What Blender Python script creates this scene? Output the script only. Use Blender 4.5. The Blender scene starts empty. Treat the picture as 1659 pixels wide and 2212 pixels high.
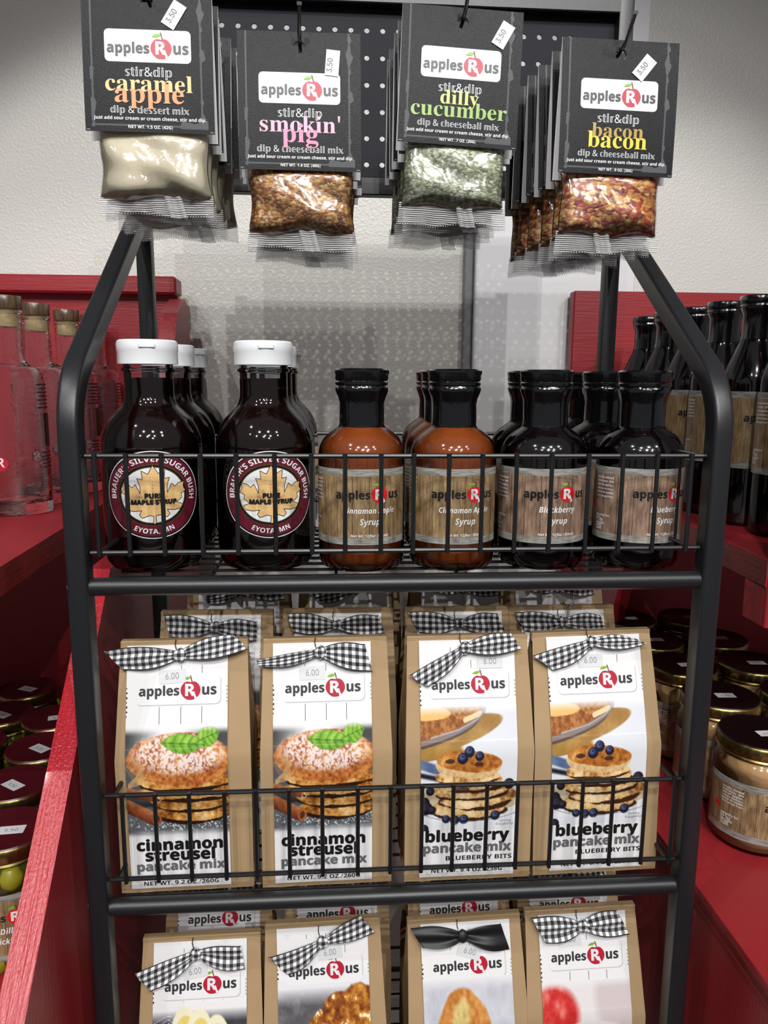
import bpy, math, random, os
import numpy as np
from mathutils import Vector, Matrix, Euler
from mathutils.geometry import tessellate_polygon
from math import sin, cos, pi, radians as RAD

random.seed(7)
SC = bpy.context.scene
COL = SC.collection

# ------------------------------------------------------------------ camera
cd = bpy.data.cameras.new('camera'); cam = bpy.data.objects.new('camera', cd); COL.objects.link(cam)
cd.sensor_fit = 'HORIZONTAL'; cd.sensor_width = 36.0; cd.lens = 36.0 * 1640.0 / 1659.0
cd.clip_start = 0.02; cd.clip_end = 60
_yaw, _pit, _rol = 0.06997911, -0.17146928, 0.00659343
_f = Vector((sin(_yaw)*cos(_pit), cos(_yaw)*cos(_pit), sin(_pit)))
_r = Vector((cos(_yaw), -sin(_yaw), 0)); _u = _r.cross(_f)
_r2 = _r*cos(_rol) + _u*sin(_rol); _u2 = -_r*sin(_rol) + _u*cos(_rol)
_m = Matrix((( _r2.x, _u2.x, -_f.x, -0.05348), (_r2.y, _u2.y, -_f.y, -0.55404), (_r2.z, _u2.z, -_f.z, 1.35086), (0,0,0,1)))
cam.matrix_world = _m
SC.camera = cam

# ------------------------------------------------------------------ world, exposure
SC.view_settings.view_transform = 'Standard'; SC.view_settings.look = 'None'
SC.view_settings.gamma = 1.0; SC.view_settings.use_curve_mapping = False
SC.view_settings.exposure = 0.0
w = bpy.data.worlds.new('shop_air'); SC.world = w; w.use_nodes = True
w.node_tree.nodes['Background'].inputs[0].default_value = (0.92, 0.96, 1.0, 1)
w.node_tree.nodes['Background'].inputs[1].default_value = 0.185

# ------------------------------------------------------------------ lamps: the shop's ceiling spots, and last an added fill spot
# x, y, z, watts, height on the back wall where the beam ends, cone in degrees
LAMPS = [(-1.05,-1.00,2.95,150,1.84,50), (-0.45,-1.75,2.95,270,1.98,42), (0.35,-1.60,2.90,250,2.02,46), (1.15,-1.45,2.95,150,1.93,46),
         (-0.95,-2.70,3.00,240,1.79,38), (0.0,-2.95,3.00,390,2.00,37), (0.85,-2.60,3.00,240,2.10,40),
         (-1.6,-2.0,3.0,110,1.98,50), (1.7,-2.1,3.0,110,2.0,48), (0.1,-2.1,2.7,120,1.92,52), (0.9,-3.5,3.05,190,2.7,42)]  # last entry: unseen fill spot added to brighten the upper back wall
LAMP_GAIN = 0.215

# ------------------------------------------------------------------ node material helpers
def srgb(c):
    return tuple(((v/255)/12.92 if v/255 <= 0.04045 else ((v/255+0.055)/1.055)**2.4) for v in c)
class NT:
    def __init__(s, name):
        s.m = bpy.data.materials.new(name); s.m.use_nodes = True; s.t = s.m.node_tree
        s.b = s.t.nodes['Principled BSDF']; s.o = s.t.nodes['Material Output']
    def n(s, typ, **kw):
        nd = s.t.nodes.new(typ)
        for k, v in kw.items():
            if k.startswith('i_'): s.put(nd.inputs[int(k[2:]) if k[2:].isdigit() else k[2:].replace('_', ' ')], v)
            else: setattr(nd, k, v)
        return nd
    def put(s, sock, v):
        if isinstance(v, bpy.types.NodeSocket): s.t.links.new(v, sock)
        else: sock.default_value = v
    def math(s, op, a, b=0.0, c=0.0):
        nd = s.t.nodes.new('ShaderNodeMath'); nd.operation = op
        s.put(nd.inputs[0], a); s.put(nd.inputs[1], b); s.put(nd.inputs[2], c); return nd.outputs[0]
    def mix(s, f, a, b):
        nd = s.t.nodes.new('ShaderNodeMix'); nd.data_type = 'RGBA'
        s.put(nd.inputs[0], f)
        s.put(nd.inputs[6], a if isinstance(a, bpy.types.NodeSocket) else (*a, 1)); s.put(nd.inputs[7], b if isinstance(b, bpy.types.NodeSocket) else (*b, 1))
        return nd.outputs[2]
    def coord(s, which='Object', scale=(1,1,1), rot=(0,0,0)):
        tc = s.t.nodes.new('ShaderNodeTexCoord'); mp = s.t.nodes.new('ShaderNodeMapping')
        mp.inputs['Scale'].default_value = scale; mp.inputs['Rotation'].default_value = rot
        s.t.links.new(tc.outputs[which], mp.inputs[0]); return mp.outputs[0]
    def noise(s, vec, scale=5, detail=3, rough=.5, dist=0.0):
        nd = s.t.nodes.new('ShaderNodeTexNoise'); s.put(nd.inputs['Vector'], vec)
        nd.inputs['Scale'].default_value = scale; nd.inputs['Detail'].default_value = detail
        nd.inputs['Roughness'].default_value = rough; nd.inputs['Distortion'].default_value = dist
        return nd.outputs[0]
    def ramp(s, f, stops):
        nd = s.t.nodes.new('ShaderNodeValToRGB'); s.put(nd.inputs[0], f); e = nd.color_ramp.elements
        while len(e) < len(stops): e.new(.5)
        for k, (p, c) in enumerate(stops): e[k].position = p; e[k].color = (*c, 1)
        return nd.outputs[0]
    def bump(s, h, strength=.3, dist=.001, slot='Normal'):
        nd = s.t.nodes.new('ShaderNodeBump'); s.put(nd.inputs['Height'], h)
        nd.inputs['Strength'].default_value = strength; nd.inputs['Distance'].default_value = dist
        s.t.links.new(nd.outputs[0], s.b.inputs[slot]); return nd.outputs[0]
    def set(s, **kw):
        for k, v in kw.items():
            k = {'color':'Base Color','rough':'Roughness','metal':'Metallic','coat':'Coat Weight','coatr':'Coat Roughness','spec':'Specular IOR Level','trans':'Transmission Weight','ior':'IOR','alpha':'Alpha','emit':'Emission Color','emits':'Emission Strength','sheen':'Sheen Weight'}[k]
            if k in ('Base Color', 'Emission Color') and not isinstance(v, bpy.types.NodeSocket): v = (*v, 1)
            s.put(s.b.inputs[k], v)
        return s
MATS = {}
def simple(name, rgb, rough=.5, metal=0, coat=0, spec=.5, bump=None, var=0.0, lin=False):
    if name in MATS: return MATS[name]
    t = NT(name); c = rgb if lin else srgb(rgb)
    if var:
        v = t.noise(t.coord(), 40, 4); c2 = tuple(x*(1-var) for x in c); cc = t.mix(v, c2, tuple(min(1, x*(1+var*.6)) for x in c))
    else: cc = c
    t.set(color=cc, rough=rough, metal=metal, coat=coat, spec=spec)
    if coat: t.set(coatr=.05)
    if bump: t.bump(t.noise(t.coord(), bump[0], 3), bump[1], bump[2])
    MATS[name] = t.m; return t.m

def m_wall(name, rgb, cell=260, st=.5, rough=.38):
    t = NT(name); co = t.coord()
    v = t.noise(co, cell, 2, .4); n2 = t.noise(co, 3, 3)
    t.set(color=t.mix(n2, tuple(x*.93 for x in srgb(rgb)), srgb(rgb)), rough=rough, spec=.5)
    t.bump(t.math('SMOOTH_MAX', v, .45, .1), st, .0022); return t.m
M_WALL = m_wall('textured_wall_paint', (214,212,206))
M_WALL2 = m_wall('smooth_white_panel', (222,222,224), 40, .04, .45)
M_FLOOR = simple('floor_tile', (120,116,110), .5)
def m_redwood(name, rgb, axis=(60,3,60), edge=False):
    t = NT(name); co = t.coord('Object', axis)
    g = t.noise(co, 6, 5, .65, .6); n2 = t.noise(t.coord(), 5, 2)
    c = srgb(rgb)
    col = t.mix(n2, tuple(x*.86 for x in c), tuple(min(1, x*1.06) for x in c))
    if edge: col = t.mix(t.ramp(g, [(.40,(1,1,1)),(.5,(0,0,0))]), col, srgb((92,34,28)))
    t.set(color=col, rough=.36, spec=.45); t.bump(g, .35 if not edge else .8, .0012); return t.m
M_RED = m_redwood('red_paint_grain_deep', (150,36,43), (60,3,60))
M_REDX = m_redwood('red_paint_grain_across', (150,36,43), (3,60,60))
M_REDV = m_redwood('red_paint_grain_upright', (152,36,43), (60,60,3))
M_REDE = m_redwood('red_paint_plywood_edge', (128,34,36), (4,4,150), True)
def m_plank():
    t = NT('red_gloss_paint_worn'); co = t.coord('Object', (120,6,6)); g = t.noise(co, 4, 4, .6, .4)
    pit = t.noise(t.coord(), 420, 2); c = srgb((176,28,42))
    wear = t.noise(t.coord('Object', (60,5,5)), 3, 3)
    t.set(color=c, rough=.22, spec=.6, coat=.5); t.bump(t.math('ADD', g, t.math('MULTIPLY', pit, .5)), .5, .0015); return t.m
M_PLANK = m_plank()
M_WEAR = simple('bare_chipped_wood', (150,118,70), .7, var=.25)
def m_metal():
    t = NT('black_powder_coat'); t.set(color=srgb((27,28,31)), rough=.36, spec=.5)
    t.bump(t.noise(t.coord(), 1400, 2), .25, .0003); return t.m
M_BLACK = m_metal()
M_PEG = simple('slate_black_panel', (25,26,35), .6, spec=.2, bump=(900,.15,.0003))
M_WIRE = simple('black_wire_coating', (22,23,25), .33)
M_CHROME = simple('chrome', (215,215,218), .15, metal=1)
M_DKMETAL = simple('dark_chrome_wire', (120,122,126), .3, metal=1)
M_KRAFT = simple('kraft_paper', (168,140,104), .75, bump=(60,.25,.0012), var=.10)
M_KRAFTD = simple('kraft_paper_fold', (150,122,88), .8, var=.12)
M_WHITE = simple('white_label_paper', (232,231,232), .38)
M_GREYLINE = simple('pale_grey_print', (190,190,194), .4)
M_STICK = simple('price_sticker_paper', (204,204,207), .5)
M_STICK2 = simple('price_sticker_translucent_white', (216,217,220), .35)
M_INKG = simple('faint_grey_ink', (130,130,136), .5)
M_INK = simple('black_ink', (24,24,26), .4)
M_INK2 = simple('dark_grey_ink', (52,52,56), .4)
M_INK3 = simple('mid_grey_ink', (104,104,108), .4)
M_WINK = simple('white_ink', (224,224,226), .4)
M_CHALK = simple('chalk_white_ink', (205,207,210), .5)
M_APPLE = simple('apple_red_ink', (178,26,52), .4)
M_APPLE2 = simple('apple_bright_red_ink', (205,30,36), .4)
M_LEAF = simple('leaf_green_ink', (124,176,44), .4)
M_STEM = simple('stem_brown_ink', (110,50,40), .5)
M_CAPW = simple('white_plastic_cap', (226,228,231), .3)
M_SLEEVE = simple('black_shrink_plastic', (8,8,10), .12, coat=.8, bump=(220,.35,.0008))
M_CAPB = simple('black_metal_cap', (10,10,12), .2, coat=.6, bump=(300,.3,.0006))
M_MAPLE = simple('dark_maple_syrup', (20,6,5), .07, coat=.5, spec=.4)
def m_liquid(name, rgb):
    t = NT(name); t.set(color=srgb(rgb), rough=.12, coat=.6, coatr=.03, spec=.4); MATS[name] = t.m; return t.m
M_CIN = m_liquid('cinnamon_brown_syrup', (128,62,24))
M_BERRY = m_liquid('near_black_berry_syrup', (12,6,9))
M_BUTTER = m_liquid('tan_apple_butter', (196,158,112))
M_BUTTERD = m_liquid('dark_brown_butter', (60,34,26))
M_PICKLE = m_liquid('green_brine', (58,62,14))
M_PICKLEY = simple('yellow_pickle', (134,128,26), .4, coat=.5)
def m_thin(name, tint=(1,1,1), f=1.45, rough=.02, base=0.0):
    t = NT(name); tr = t.n('ShaderNodeBsdfTransparent'); tr.inputs[0].default_value = (*tint, 1)
    gl = t.n('ShaderNodeBsdfGlossy'); gl.inputs[1].default_value = rough
    fr = t.n('ShaderNodeFresnel'); fr.inputs[0].default_value = f
    mx = t.n('ShaderNodeMixShader')
    t.put(mx.inputs[0], t.math('ADD', fr.outputs[0], base)); t.put(mx.inputs[1], tr.outputs[0]); t.put(mx.inputs[2], gl.outputs[0])
    t.put(t.o.inputs[0], mx.outputs[0]); return t
M_GLASS = m_thin('clear_bottle_glass', (.96,.96,.96)).m
def m_clear():
    t = NT('thick_clear_glass'); t.set(color=(.95,.97,.97), rough=.0, trans=1.0, ior=1.55)
    t.bump(t.noise(t.coord('Object', (1,1,3.2)), 38, 2, .5, 1.0), .35, .0016); return t.m
M_CLEAR = m_clear()
def m_film():
    t = m_thin('crinkled_clear_film', (.93,.93,.94), 1.5, .12, .05)
    nd = [n for n in t.t.nodes if n.type == 'BSDF_GLOSSY'][0]
    b = t.n('ShaderNodeBump'); b.inputs['Strength'].default_value = .7; b.inputs['Distance'].default_value = .003
    t.put(b.inputs['Height'], t.noise(t.coord('Object', (1,1,1.6)), 26, 2, .45, .8)); t.put(nd.inputs['Normal'], b.outputs[0]); return t.m
M_FILM = m_film()
def m_seal():
    t = NT('heat_sealed_film_edge')
    wv = t.n('ShaderNodeTexWave', wave_type='BANDS', bands_direction='Z'); t.put(wv.inputs['Vector'], t.coord('Object')); wv.inputs['Scale'].default_value = 210
    wv.inputs['Distortion'].default_value = 1.2
    t.set(color=(.95,.95,.96), rough=.18, spec=.9, alpha=.5); t.bump(t.math('ADD', wv.outputs['Fac'], t.math('MULTIPLY', t.noise(t.coord(), 90, 3), 1.5)), 1.0, .0018); return t.m
M_SEAL = m_seal()
def m_flakes(name, cols, scale=420, stretch=(1,1,1.6), base=(90,50,25)):
    t = NT(name); co = t.coord('Object', stretch)
    ns = t.n('ShaderNodeTexNoise'); t.put(ns.inputs['Vector'], co); ns.inputs['Scale'].default_value = 160; ns.inputs['Detail'].default_value = 2
    va = t.n('ShaderNodeVectorMath', operation='MULTIPLY_ADD'); t.put(va.inputs[0], ns.outputs['Color']); va.inputs[1].default_value = (.006,.006,.006); t.put(va.inputs[2], co)
    vo = t.n('ShaderNodeTexVoronoi'); t.put(vo.inputs['Vector'], va.outputs[0]); vo.inputs['Scale'].default_value = scale
    sep = t.n('ShaderNodeSeparateColor'); t.put(sep.inputs[0], vo.outputs['Color'])
    k = len(cols); stops = [(i/k, srgb(c)) for i, c in enumerate(cols)]
    r = t.ramp(sep.outputs[0], stops); nd = [n for n in t.t.nodes if n.type == 'VALTORGB'][-1]; nd.color_ramp.interpolation = 'CONSTANT'
    edge = t.ramp(vo.outputs['Distance'], [(.50,(0,0,0)),(1.0,(1,1,1))])
    t.set(color=t.mix(edge, r, srgb(base)), rough=.45, coat=.35, coatr=.15)
    t.bump(t.math('SUBTRACT', 1.0, vo.outputs['Distance']), .45, .0016)
    b2 = t.n('ShaderNodeBump'); b2.inputs['Strength'].default_value = .5; b2.inputs['Distance'].default_value = .004
    t.put(b2.inputs['Height'], t.noise(t.coord(), 40, 2, .5, .8)); t.put(t.b.inputs['Coat Normal'], b2.outputs[0])
    return t.m
M_SPICE = {
 'caramel': None,
 'smokin': m_flakes('chili_and_onion_flakes', [(206,150,76),(170,106,46),(220,180,110),(150,74,36),(190,132,60),(128,84,34),(232,200,130)], 340, base=(110,66,30)),
 'dilly': m_flakes('dill_and_onion_flakes', [(186,190,160),(146,154,122),(216,216,190),(118,128,98),(200,202,176),(164,170,136),(232,232,214)], 380, base=(104,110,86)),
 'bacon': m_flakes('bacon_and_onion_flakes', [(224,166,80),(164,66,48),(232,188,112),(138,46,40),(208,142,66),(186,88,58),(242,214,150)], 250, base=(116,52,36)),
}
def m_powder():
    t = NT('cream_powder'); n = t.noise(t.coord(), 55, 4, .6)
    t.set(color=t.ramp(n, [(.30,srgb((176,150,124))),(.38,srgb((214,203,176))),(.7,srgb((228,220,196)))]), rough=.6, coat=.9, coatr=.08)
    t.bump(n, .2, .002)
    b2 = t.n('ShaderNodeBump'); b2.inputs['Strength'].default_value = .6; b2.inputs['Distance'].default_value = .005
    t.put(b2.inputs['Height'], t.noise(t.coord(), 35, 2, .5, .8)); t.put(t.b.inputs['Coat Normal'], b2.outputs[0]); return t.m
M_SPICE['caramel'] = m_powder()
def m_card():
    t = NT('black_card_scratched_border'); uv = t.coord('UV')
    sp = t.n('ShaderNodeSeparateXYZ'); t.put(sp.inputs[0], uv); u, v = sp.outputs[0], sp.outputs[1]
    nz = t.noise(uv, 28, 3, .55); amp = t.math('MULTIPLY', t.math('MAXIMUM', t.math('SUBTRACT', nz, .52), 0), .034)
    dl = t.math('ABSOLUTE', t.math('ADD', u, .0385)); dr = t.math('ABSOLUTE', t.math('SUBTRACT', u, .036)); db = t.math('ABSOLUTE', t.math('ADD', v, .0915))
    near = t.math('MINIMUM', t.math('MINIMUM', dl, dr), db)
    wdt = t.math('ADD', .0006, amp)
    inside = t.math('MULTIPLY', t.math('LESS_THAN', t.math('ABSOLUTE', u), .0400), t.math('GREATER_THAN', v, -.0930))
    mk = t.math('MULTIPLY', t.math('LESS_THAN', near, wdt), inside)
    t.set(color=t.mix(mk, srgb((30,31,34)), srgb((84,85,88))), rough=.30, spec=.13, coat=.0)
    t.set(coatr=.25); t.bump(t.noise(t.coord(), 1600, 2), .45, .0004); return t.m
M_CARD = m_card()
M_CARDW = simple('white_card_inside', (214,212,214), .6)
def m_wood():
    t = NT('printed_barrel_wood'); uv = t.coord('UV'); sp = t.n('ShaderNodeSeparateXYZ'); t.put(sp.inputs[0], uv); u, v = sp.outputs[0], sp.outputs[1]
    oi = t.n('ShaderNodeObjectInfo')
    pl = t.math('FLOOR', t.math('MULTIPLY', u, 78)); fr = t.math('FRACT', t.math('MULTIPLY', u, 78))
    wn = t.n('ShaderNodeTexWhiteNoise', noise_dimensions='1D'); t.put(wn.inputs['W'], pl)
    g = t.noise(t.coord('UV', (420,42,1)), 1, 5, .62, .9)
    g2 = t.noise(t.coord('UV', (60,30,1)), 1, 3, .5, 1.5)
    col = t.ramp(t.math('ADD', t.math('MULTIPLY', g, .6), t.math('MULTIPLY', g2, .4)), [(.30,srgb((74,52,34))),(.44,srgb((124,100,70))),(.60,srgb((164,138,100))),(.78,srgb((196,170,128)))])
    col = t.mix(t.math('MULTIPLY', wn.outputs['Value'], .42), col, srgb((66,46,32)))
    gap = t.math('LESS_THAN', fr, .045); col = t.mix(t.math('MULTIPLY', gap, .65), col, srgb((40,26,18)))
    t.set(color=col, rough=.38); return t
M_WOODL = m_wood().m
def m_wood2():
    t = m_wood(); t.m.name = 'printed_barrel_wood_redder'
    hs = t.n('ShaderNodeHueSaturation'); src = t.b.inputs['Base Color'].links[0].from_socket
    hs.inputs['Hue'].default_value = .478; hs.inputs['Saturation'].default_value = .82; hs.inputs['Value'].default_value = 1.0
    t.put(hs.inputs['Color'], src); t.put(t.b.inputs['Base Color'], hs.outputs[0]); return t.m
M_WOODR = m_wood2()
def m_band():
    t = NT('printed_grey_metal_band'); g = t.noise(t.coord('UV', (60,400,1)), 1, 4, .6, 1.0)
    t.set(color=t.ramp(g, [(.3,srgb((96,94,90))),(.5,srgb((140,138,133))),(.75,srgb((172,170,165)))]), rough=.38); return t.m
M_BAND = m_band()
def m_gingham():
    t = NT('black_white_gingham_weave'); uv = t.coord('UV'); sp = t.n('ShaderNodeSeparateXYZ'); t.put(sp.inputs[0], uv)
    a = t.math('LESS_THAN', t.math('FRACT', t.math('MULTIPLY', sp.outputs[0], 172)), .5)
    b = t.math('LESS_THAN', t.math('FRACT', t.math('ADD', t.math('MULTIPLY', sp.outputs[1], 172), .25)), .5)
    s = t.math('MULTIPLY', t.math('ADD', a, b), .5)
    col = t.ramp(s, [(0,srgb((234,234,236))),(.5,srgb((120,120,124))),(1,srgb((16,16,19)))])
    edge = t.math('GREATER_THAN', t.math('ABSOLUTE', sp.outputs[1]), .0101)
    col = t.mix(edge, col, srgb((16,16,18)))
    t.set(color=col, rough=.75, sheen=.2); wv = t.noise(t.coord('UV', (2600,2600,1)), 1, 1); t.bump(wv, .25, .0003); return t.m
M_GING = m_gingham()
M_BLKRIB = simple('black_satin_ribbon', (20,21,24), .5, bump=(500,.15,.0003))
def m_vcol():
    t = NT('printed_photograph_ink'); a = t.n('ShaderNodeVertexColor', layer_name='ink'); t.set(color=a.outputs[0], rough=.38); return t.m
M_PHOTO = m_vcol()
def m_cork():
    t = NT('cork_stopper'); t.set(color=t.ramp(t.noise(t.coord('Object', (1,1,6)), 90, 4), [(.35,srgb((196,164,114))),(.7,srgb((236,212,164)))]), rough=.7); return t.m
M_CORK = m_cork()
def m_dwood():
    t = NT('dark_stained_wood_top'); t.set(color=t.ramp(t.noise(t.coord('Object', (9,9,.6)), 90, 4), [(.35,srgb((58,42,30))),(.7,srgb((110,86,64)))]), rough=.3, coat=.5); return t.m
M_DWOOD = m_dwood()
M_GOLD = simple('gold_lid_metal', (150,134,84), .32, metal=1)
M_LIDDK = simple('black_lid_enamel', (16,8,10), .3)
M_LIDRED = simple('maroon_lid_enamel', (72,18,26), .3)
M_MAROON = simple('maroon_ink', (92,20,38), .35)
M_OLIVE = simple('olive_ink', (78,72,32), .4)
M_TAN = simple('tan_leaf_ink', (224,184,126), .4, var=.08)
M_TAN2 = simple('brown_vein_ink', (170,122,66), .4)
M_LBLK = simple('black_label_ring', (14,10,12), .3)
M_GREEN = simple('dark_green_ink', (22,38,28), .4)
M_PEACH = simple('peach_ink', (244,190,128), .4); M_ORANGE = simple('orange_ink', (236,146,92), .4)
M_PINK1 = simple('pale_pink_ink', (240,168,190), .4); M_PINK2 = simple('pink_ink', (226,128,166), .4)
M_LIME1 = simple('lime_ink', (196,214,104), .4); M_LIME2 = simple('green_ink', (142,176,86), .4)
M_YEL1 = simple('ochre_ink', (170,142,54), .4); M_YEL2 = simple('yellow_ink', (232,200,48), .4)

# ------------------------------------------------------------------ mesh builder
class MB:
    def __init__(s): s.v = []; s.f = []; s.mi = []; s.uv = []; s.mats = []
    def mat(s, m):
        if m not in s.mats: s.mats.append(m)
        return s.mats.index(m)
    def add(s, V, F, m, UV=None):
        o = len(s.v); s.v += [tuple(p) for p in V]; s.f += [tuple(i+o for i in f) for f in F]
        s.mi += [s.mat(m)]*len(F); s.uv += (list(UV) if UV is not None else [(0,0)]*len(V)); return s
    def box(s, x0, x1, y0, y1, z0, z1, m, bev=0.0):
        b = min(bev, (x1-x0)/3, (y1-y0)/3, (z1-z0)/3)
        if b <= 0:
            V = [(x,y,z) for z in (z0,z1) for y in (y0,y1) for x in (x0,x1)]
            return s.add(V, [(0,2,3,1),(4,5,7,6),(0,1,5,4),(2,6,7,3),(0,4,6,2),(1,3,7,5)], m)
        V = []; cs = []
        X, Y, Z = (x0,x1), (y0,y1), (z0,z1); idx = {}
        for i in (0,1):
            for j in (0,1):
                for k in (0,1):
                    sx, sy, sz = (1,-1)[i], (1,-1)[j], (1,-1)[k]
                    for a in range(3):
                        p = [X[i]+sx*b, Y[j]+sy*b, Z[k]+sz*b]; p[a] = (X[i],Y[j],Z[k])[a]
                        idx[(i,j,k,a)] = len(V); V.append(tuple(p))
        F = []
        for a, sides in ((0, (0,1)), (1, (0,1)), (2, (0,1))):
            for sd in sides:
                r = []
                for (p, q) in ((0,0),(1,0),(1,1),(0,1)):
                    key = [0,0,0]; key[a] = sd; o2 = [t for t in range(3) if t != a]; key[o2[0]] = p; key[o2[1]] = q
                    r.append(idx[(*key, a)])
                F.append(tuple(r))
        for a in range(3):
            o2 = [t for t in range(3) if t != a]
            for p in (0,1):
                for q in (0,1):
                    k0 = [0,0,0]; k1 = [0,0,0]; k0[a] = 0; k1[a] = 1; k0[o2[0]] = k1[o2[0]] = p; k0[o2[1]] = k1[o2[1]] = q
                    F.append((idx[(*k0,o2[0])], idx[(*k1,o2[0])], idx[(*k1,o2[1])], idx[(*k0,o2[1])]))
        for i in (0,1):
            for j in (0,1):
                for k in (0,1): F.append((idx[(i,j,k,0)], idx[(i,j,k,1)], idx[(i,j,k,2)]))
        return s.add(V, F, m)
    def sweep(s, path, sec, m, side=None, cap=True, closed=False):
        P = [Vector(p) for p in path]; n = len(P); k = len(sec); V = []; prev = None
        for i in range(n):
            if closed: t = (P[(i+1) % n]-P[i-1])
            else: t = P[min(i+1,n-1)]-P[max(i-1,0)]
            t.normalize()
            if side is not None: a = Vector(side)
            else:
                a = prev if prev is not None else (Vector((0,0,1)) if abs(t.z) < .9 else Vector((1,0,0)))
            b = t.cross(a); b.normalize(); a = b.cross(t); a.normalize(); prev = a
            V += [P[i]+a*q[0]+b*q[1] for q in sec]
        F = []
        for i in range(n if closed else n-1):
            for j in range(k):
                i2 = (i+1) % n
                F.append((i*k+j, i*k+(j+1) % k, i2*k+(j+1) % k, i2*k+j))
        if cap and not closed: F += [tuple(range(k))[::-1], tuple((n-1)*k+j for j in range(k))]
        return s.add(V, F, m)
    def tube(s, path, r, m, seg=10, cap=True, closed=False):
        return s.sweep(path, [(r*cos(2*pi*j/seg), r*sin(2*pi*j/seg)) for j in range(seg)], m, None, cap, closed)
    def lathe(s, prof, m, seg=40, rf=None, cx=0, cy=0):
        V = []; F = []; n = len(prof)
        for i, (r, z) in enumerate(prof):
            for j in range(seg):
                a = 2*pi*j/seg; rr = max(r, 1e-5)*(rf(a, z) if rf else 1)
                V.append((cx+rr*sin(a), cy-rr*cos(a), z))
        for i in range(n-1):
            for j in range(seg):
                F.append((i*seg+j, i*seg+(j+1) % seg, (i+1)*seg+(j+1) % seg, (i+1)*seg+j))
        if prof[0][0] > 1e-4: F.append(tuple(range(seg))[::-1])
        if prof[-1][0] > 1e-4: F.append(tuple((n-1)*seg+j for j in range(seg)))
        return s.add(V, F, m)
    def grid(s, nu, nv, fn, m, uvf=None):
        V = []; UV = []; F = []
        for j in range(nv+1):
            for i in range(nu+1):
                V.append(fn(i/nu, j/nv)); UV.append(uvf(i/nu, j/nv) if uvf else (i/nu, j/nv))
        for j in range(nv):
            for i in range(nu):
                a = j*(nu+1)+i; F.append((a, a+1, a+nu+2, a+nu+1))
        return s.add(V, F, m, UV)
    def mesh(s, name='mesh', ang=35, flat=False):
        me = bpy.data.meshes.new(name); me.from_pydata(s.v, [], s.f)
        for m in s.mats: me.materials.append(m)
        me.polygons.foreach_set('material_index', s.mi)
        uvl = me.uv_layers.new(name='UVMap'); li = np.empty(len(me.loops), dtype=np.int32); me.loops.foreach_get('vertex_index', li)
        uvl.data.foreach_set('uv', np.array(s.uv, dtype=np.float32)[li].ravel())
        me.polygons.foreach_set('use_smooth', [not flat]*len(me.polygons))
        me.update()
        if not flat: me.set_sharp_from_angle(angle=RAD(ang))
        return me
def obj(name, me, parent=None, loc=(0,0,0), rot=(0,0,0), **tags):
    if isinstance(me, MB): me = me.mesh(name)
    o = bpy.data.objects.new(name, me); COL.objects.link(o); o.location = loc; o.rotation_euler = rot
    if parent is not None: o.parent = parent
    for k, v in tags.items(): o[k] = v
    return o
def thing(name, label, cat, loc=(0,0,0), rot=(0,0,0), group=None):
    o = bpy.data.objects.new(name, None); COL.objects.link(o); o.empty_display_size = .02
    o.location = loc; o.rotation_euler = rot; o['label'] = label; o['category'] = cat
    if group: o['group'] = group
    return o
def dup(root, loc, label, rot=None, group=None, skip=()):
    r = root.copy(); COL.objects.link(r); r.location = loc; r['label'] = label
    if rot is not None: r.rotation_euler = rot
    if group: r['group'] = group
    for ch in list(root.children):
        if ch.name.split('.')[0] in skip: continue
        c = ch.copy(); COL.objects.link(c); c.parent = r
        for g in list(ch.children):
            d = g.copy(); COL.objects.link(d); d.parent = c
    return r

# ------------------------------------------------------------------ lettering
FD = os.path.join(bpy.utils.resource_path('LOCAL'), 'datafiles', 'fonts')
def _font(fn):
    try: return bpy.data.fonts.load(os.path.join(FD, fn))
    except Exception: return None
F_SANS = _font('Inter.woff2'); F_MATH = _font('NotoSansMath-Regular.woff2')
STY = {'serifb': (0x1D400,0x1D41A,0x1D7CE), 'sansb': (0x1D5D4,0x1D5EE,0x1D7EC), 'sansbi': (0x1D63C,0x1D656,0x1D7EC),
       'dbl': (0x1D538,0x1D552,0x1D7D8)}
_g = {}
def glyphs(txt, style, bold):
    key = (txt, style, bold)
    if key in _g: return _g[key]
    font = F_SANS; body = txt
    if style in STY and F_MATH:
        font = F_MATH; A, a, d = STY[style]; body = ''
        for ch in txt:
            if 'A' <= ch <= 'Z': body += chr(A+ord(ch)-65)
            elif 'a' <= ch <= 'z': body += chr(a+ord(ch)-97)
            elif '0' <= ch <= '9': body += chr(d+ord(ch)-48)
            else: body += ch
    cu = bpy.data.curves.new('lettering', 'FONT'); cu.body = body; cu.size = 1; cu.fill_mode = 'FRONT'
    if font: cu.font = font
    cu.offset = bold; cu.resolution_u = 3
    ob = bpy.data.objects.new('lettering', cu)
    me = ob.to_mesh()
    V = np.array([v.co[:2] for v in me.vertices]); F = [tuple(p.vertices) for p in me.polygons]
    ob.to_mesh_clear(); bpy.data.objects.remove(ob); bpy.data.curves.remove(cu)
    if len(V) == 0: V = np.zeros((1,2)); F = []
    _g[key] = (V, F); return _g[key]
LH = .00013
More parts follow.
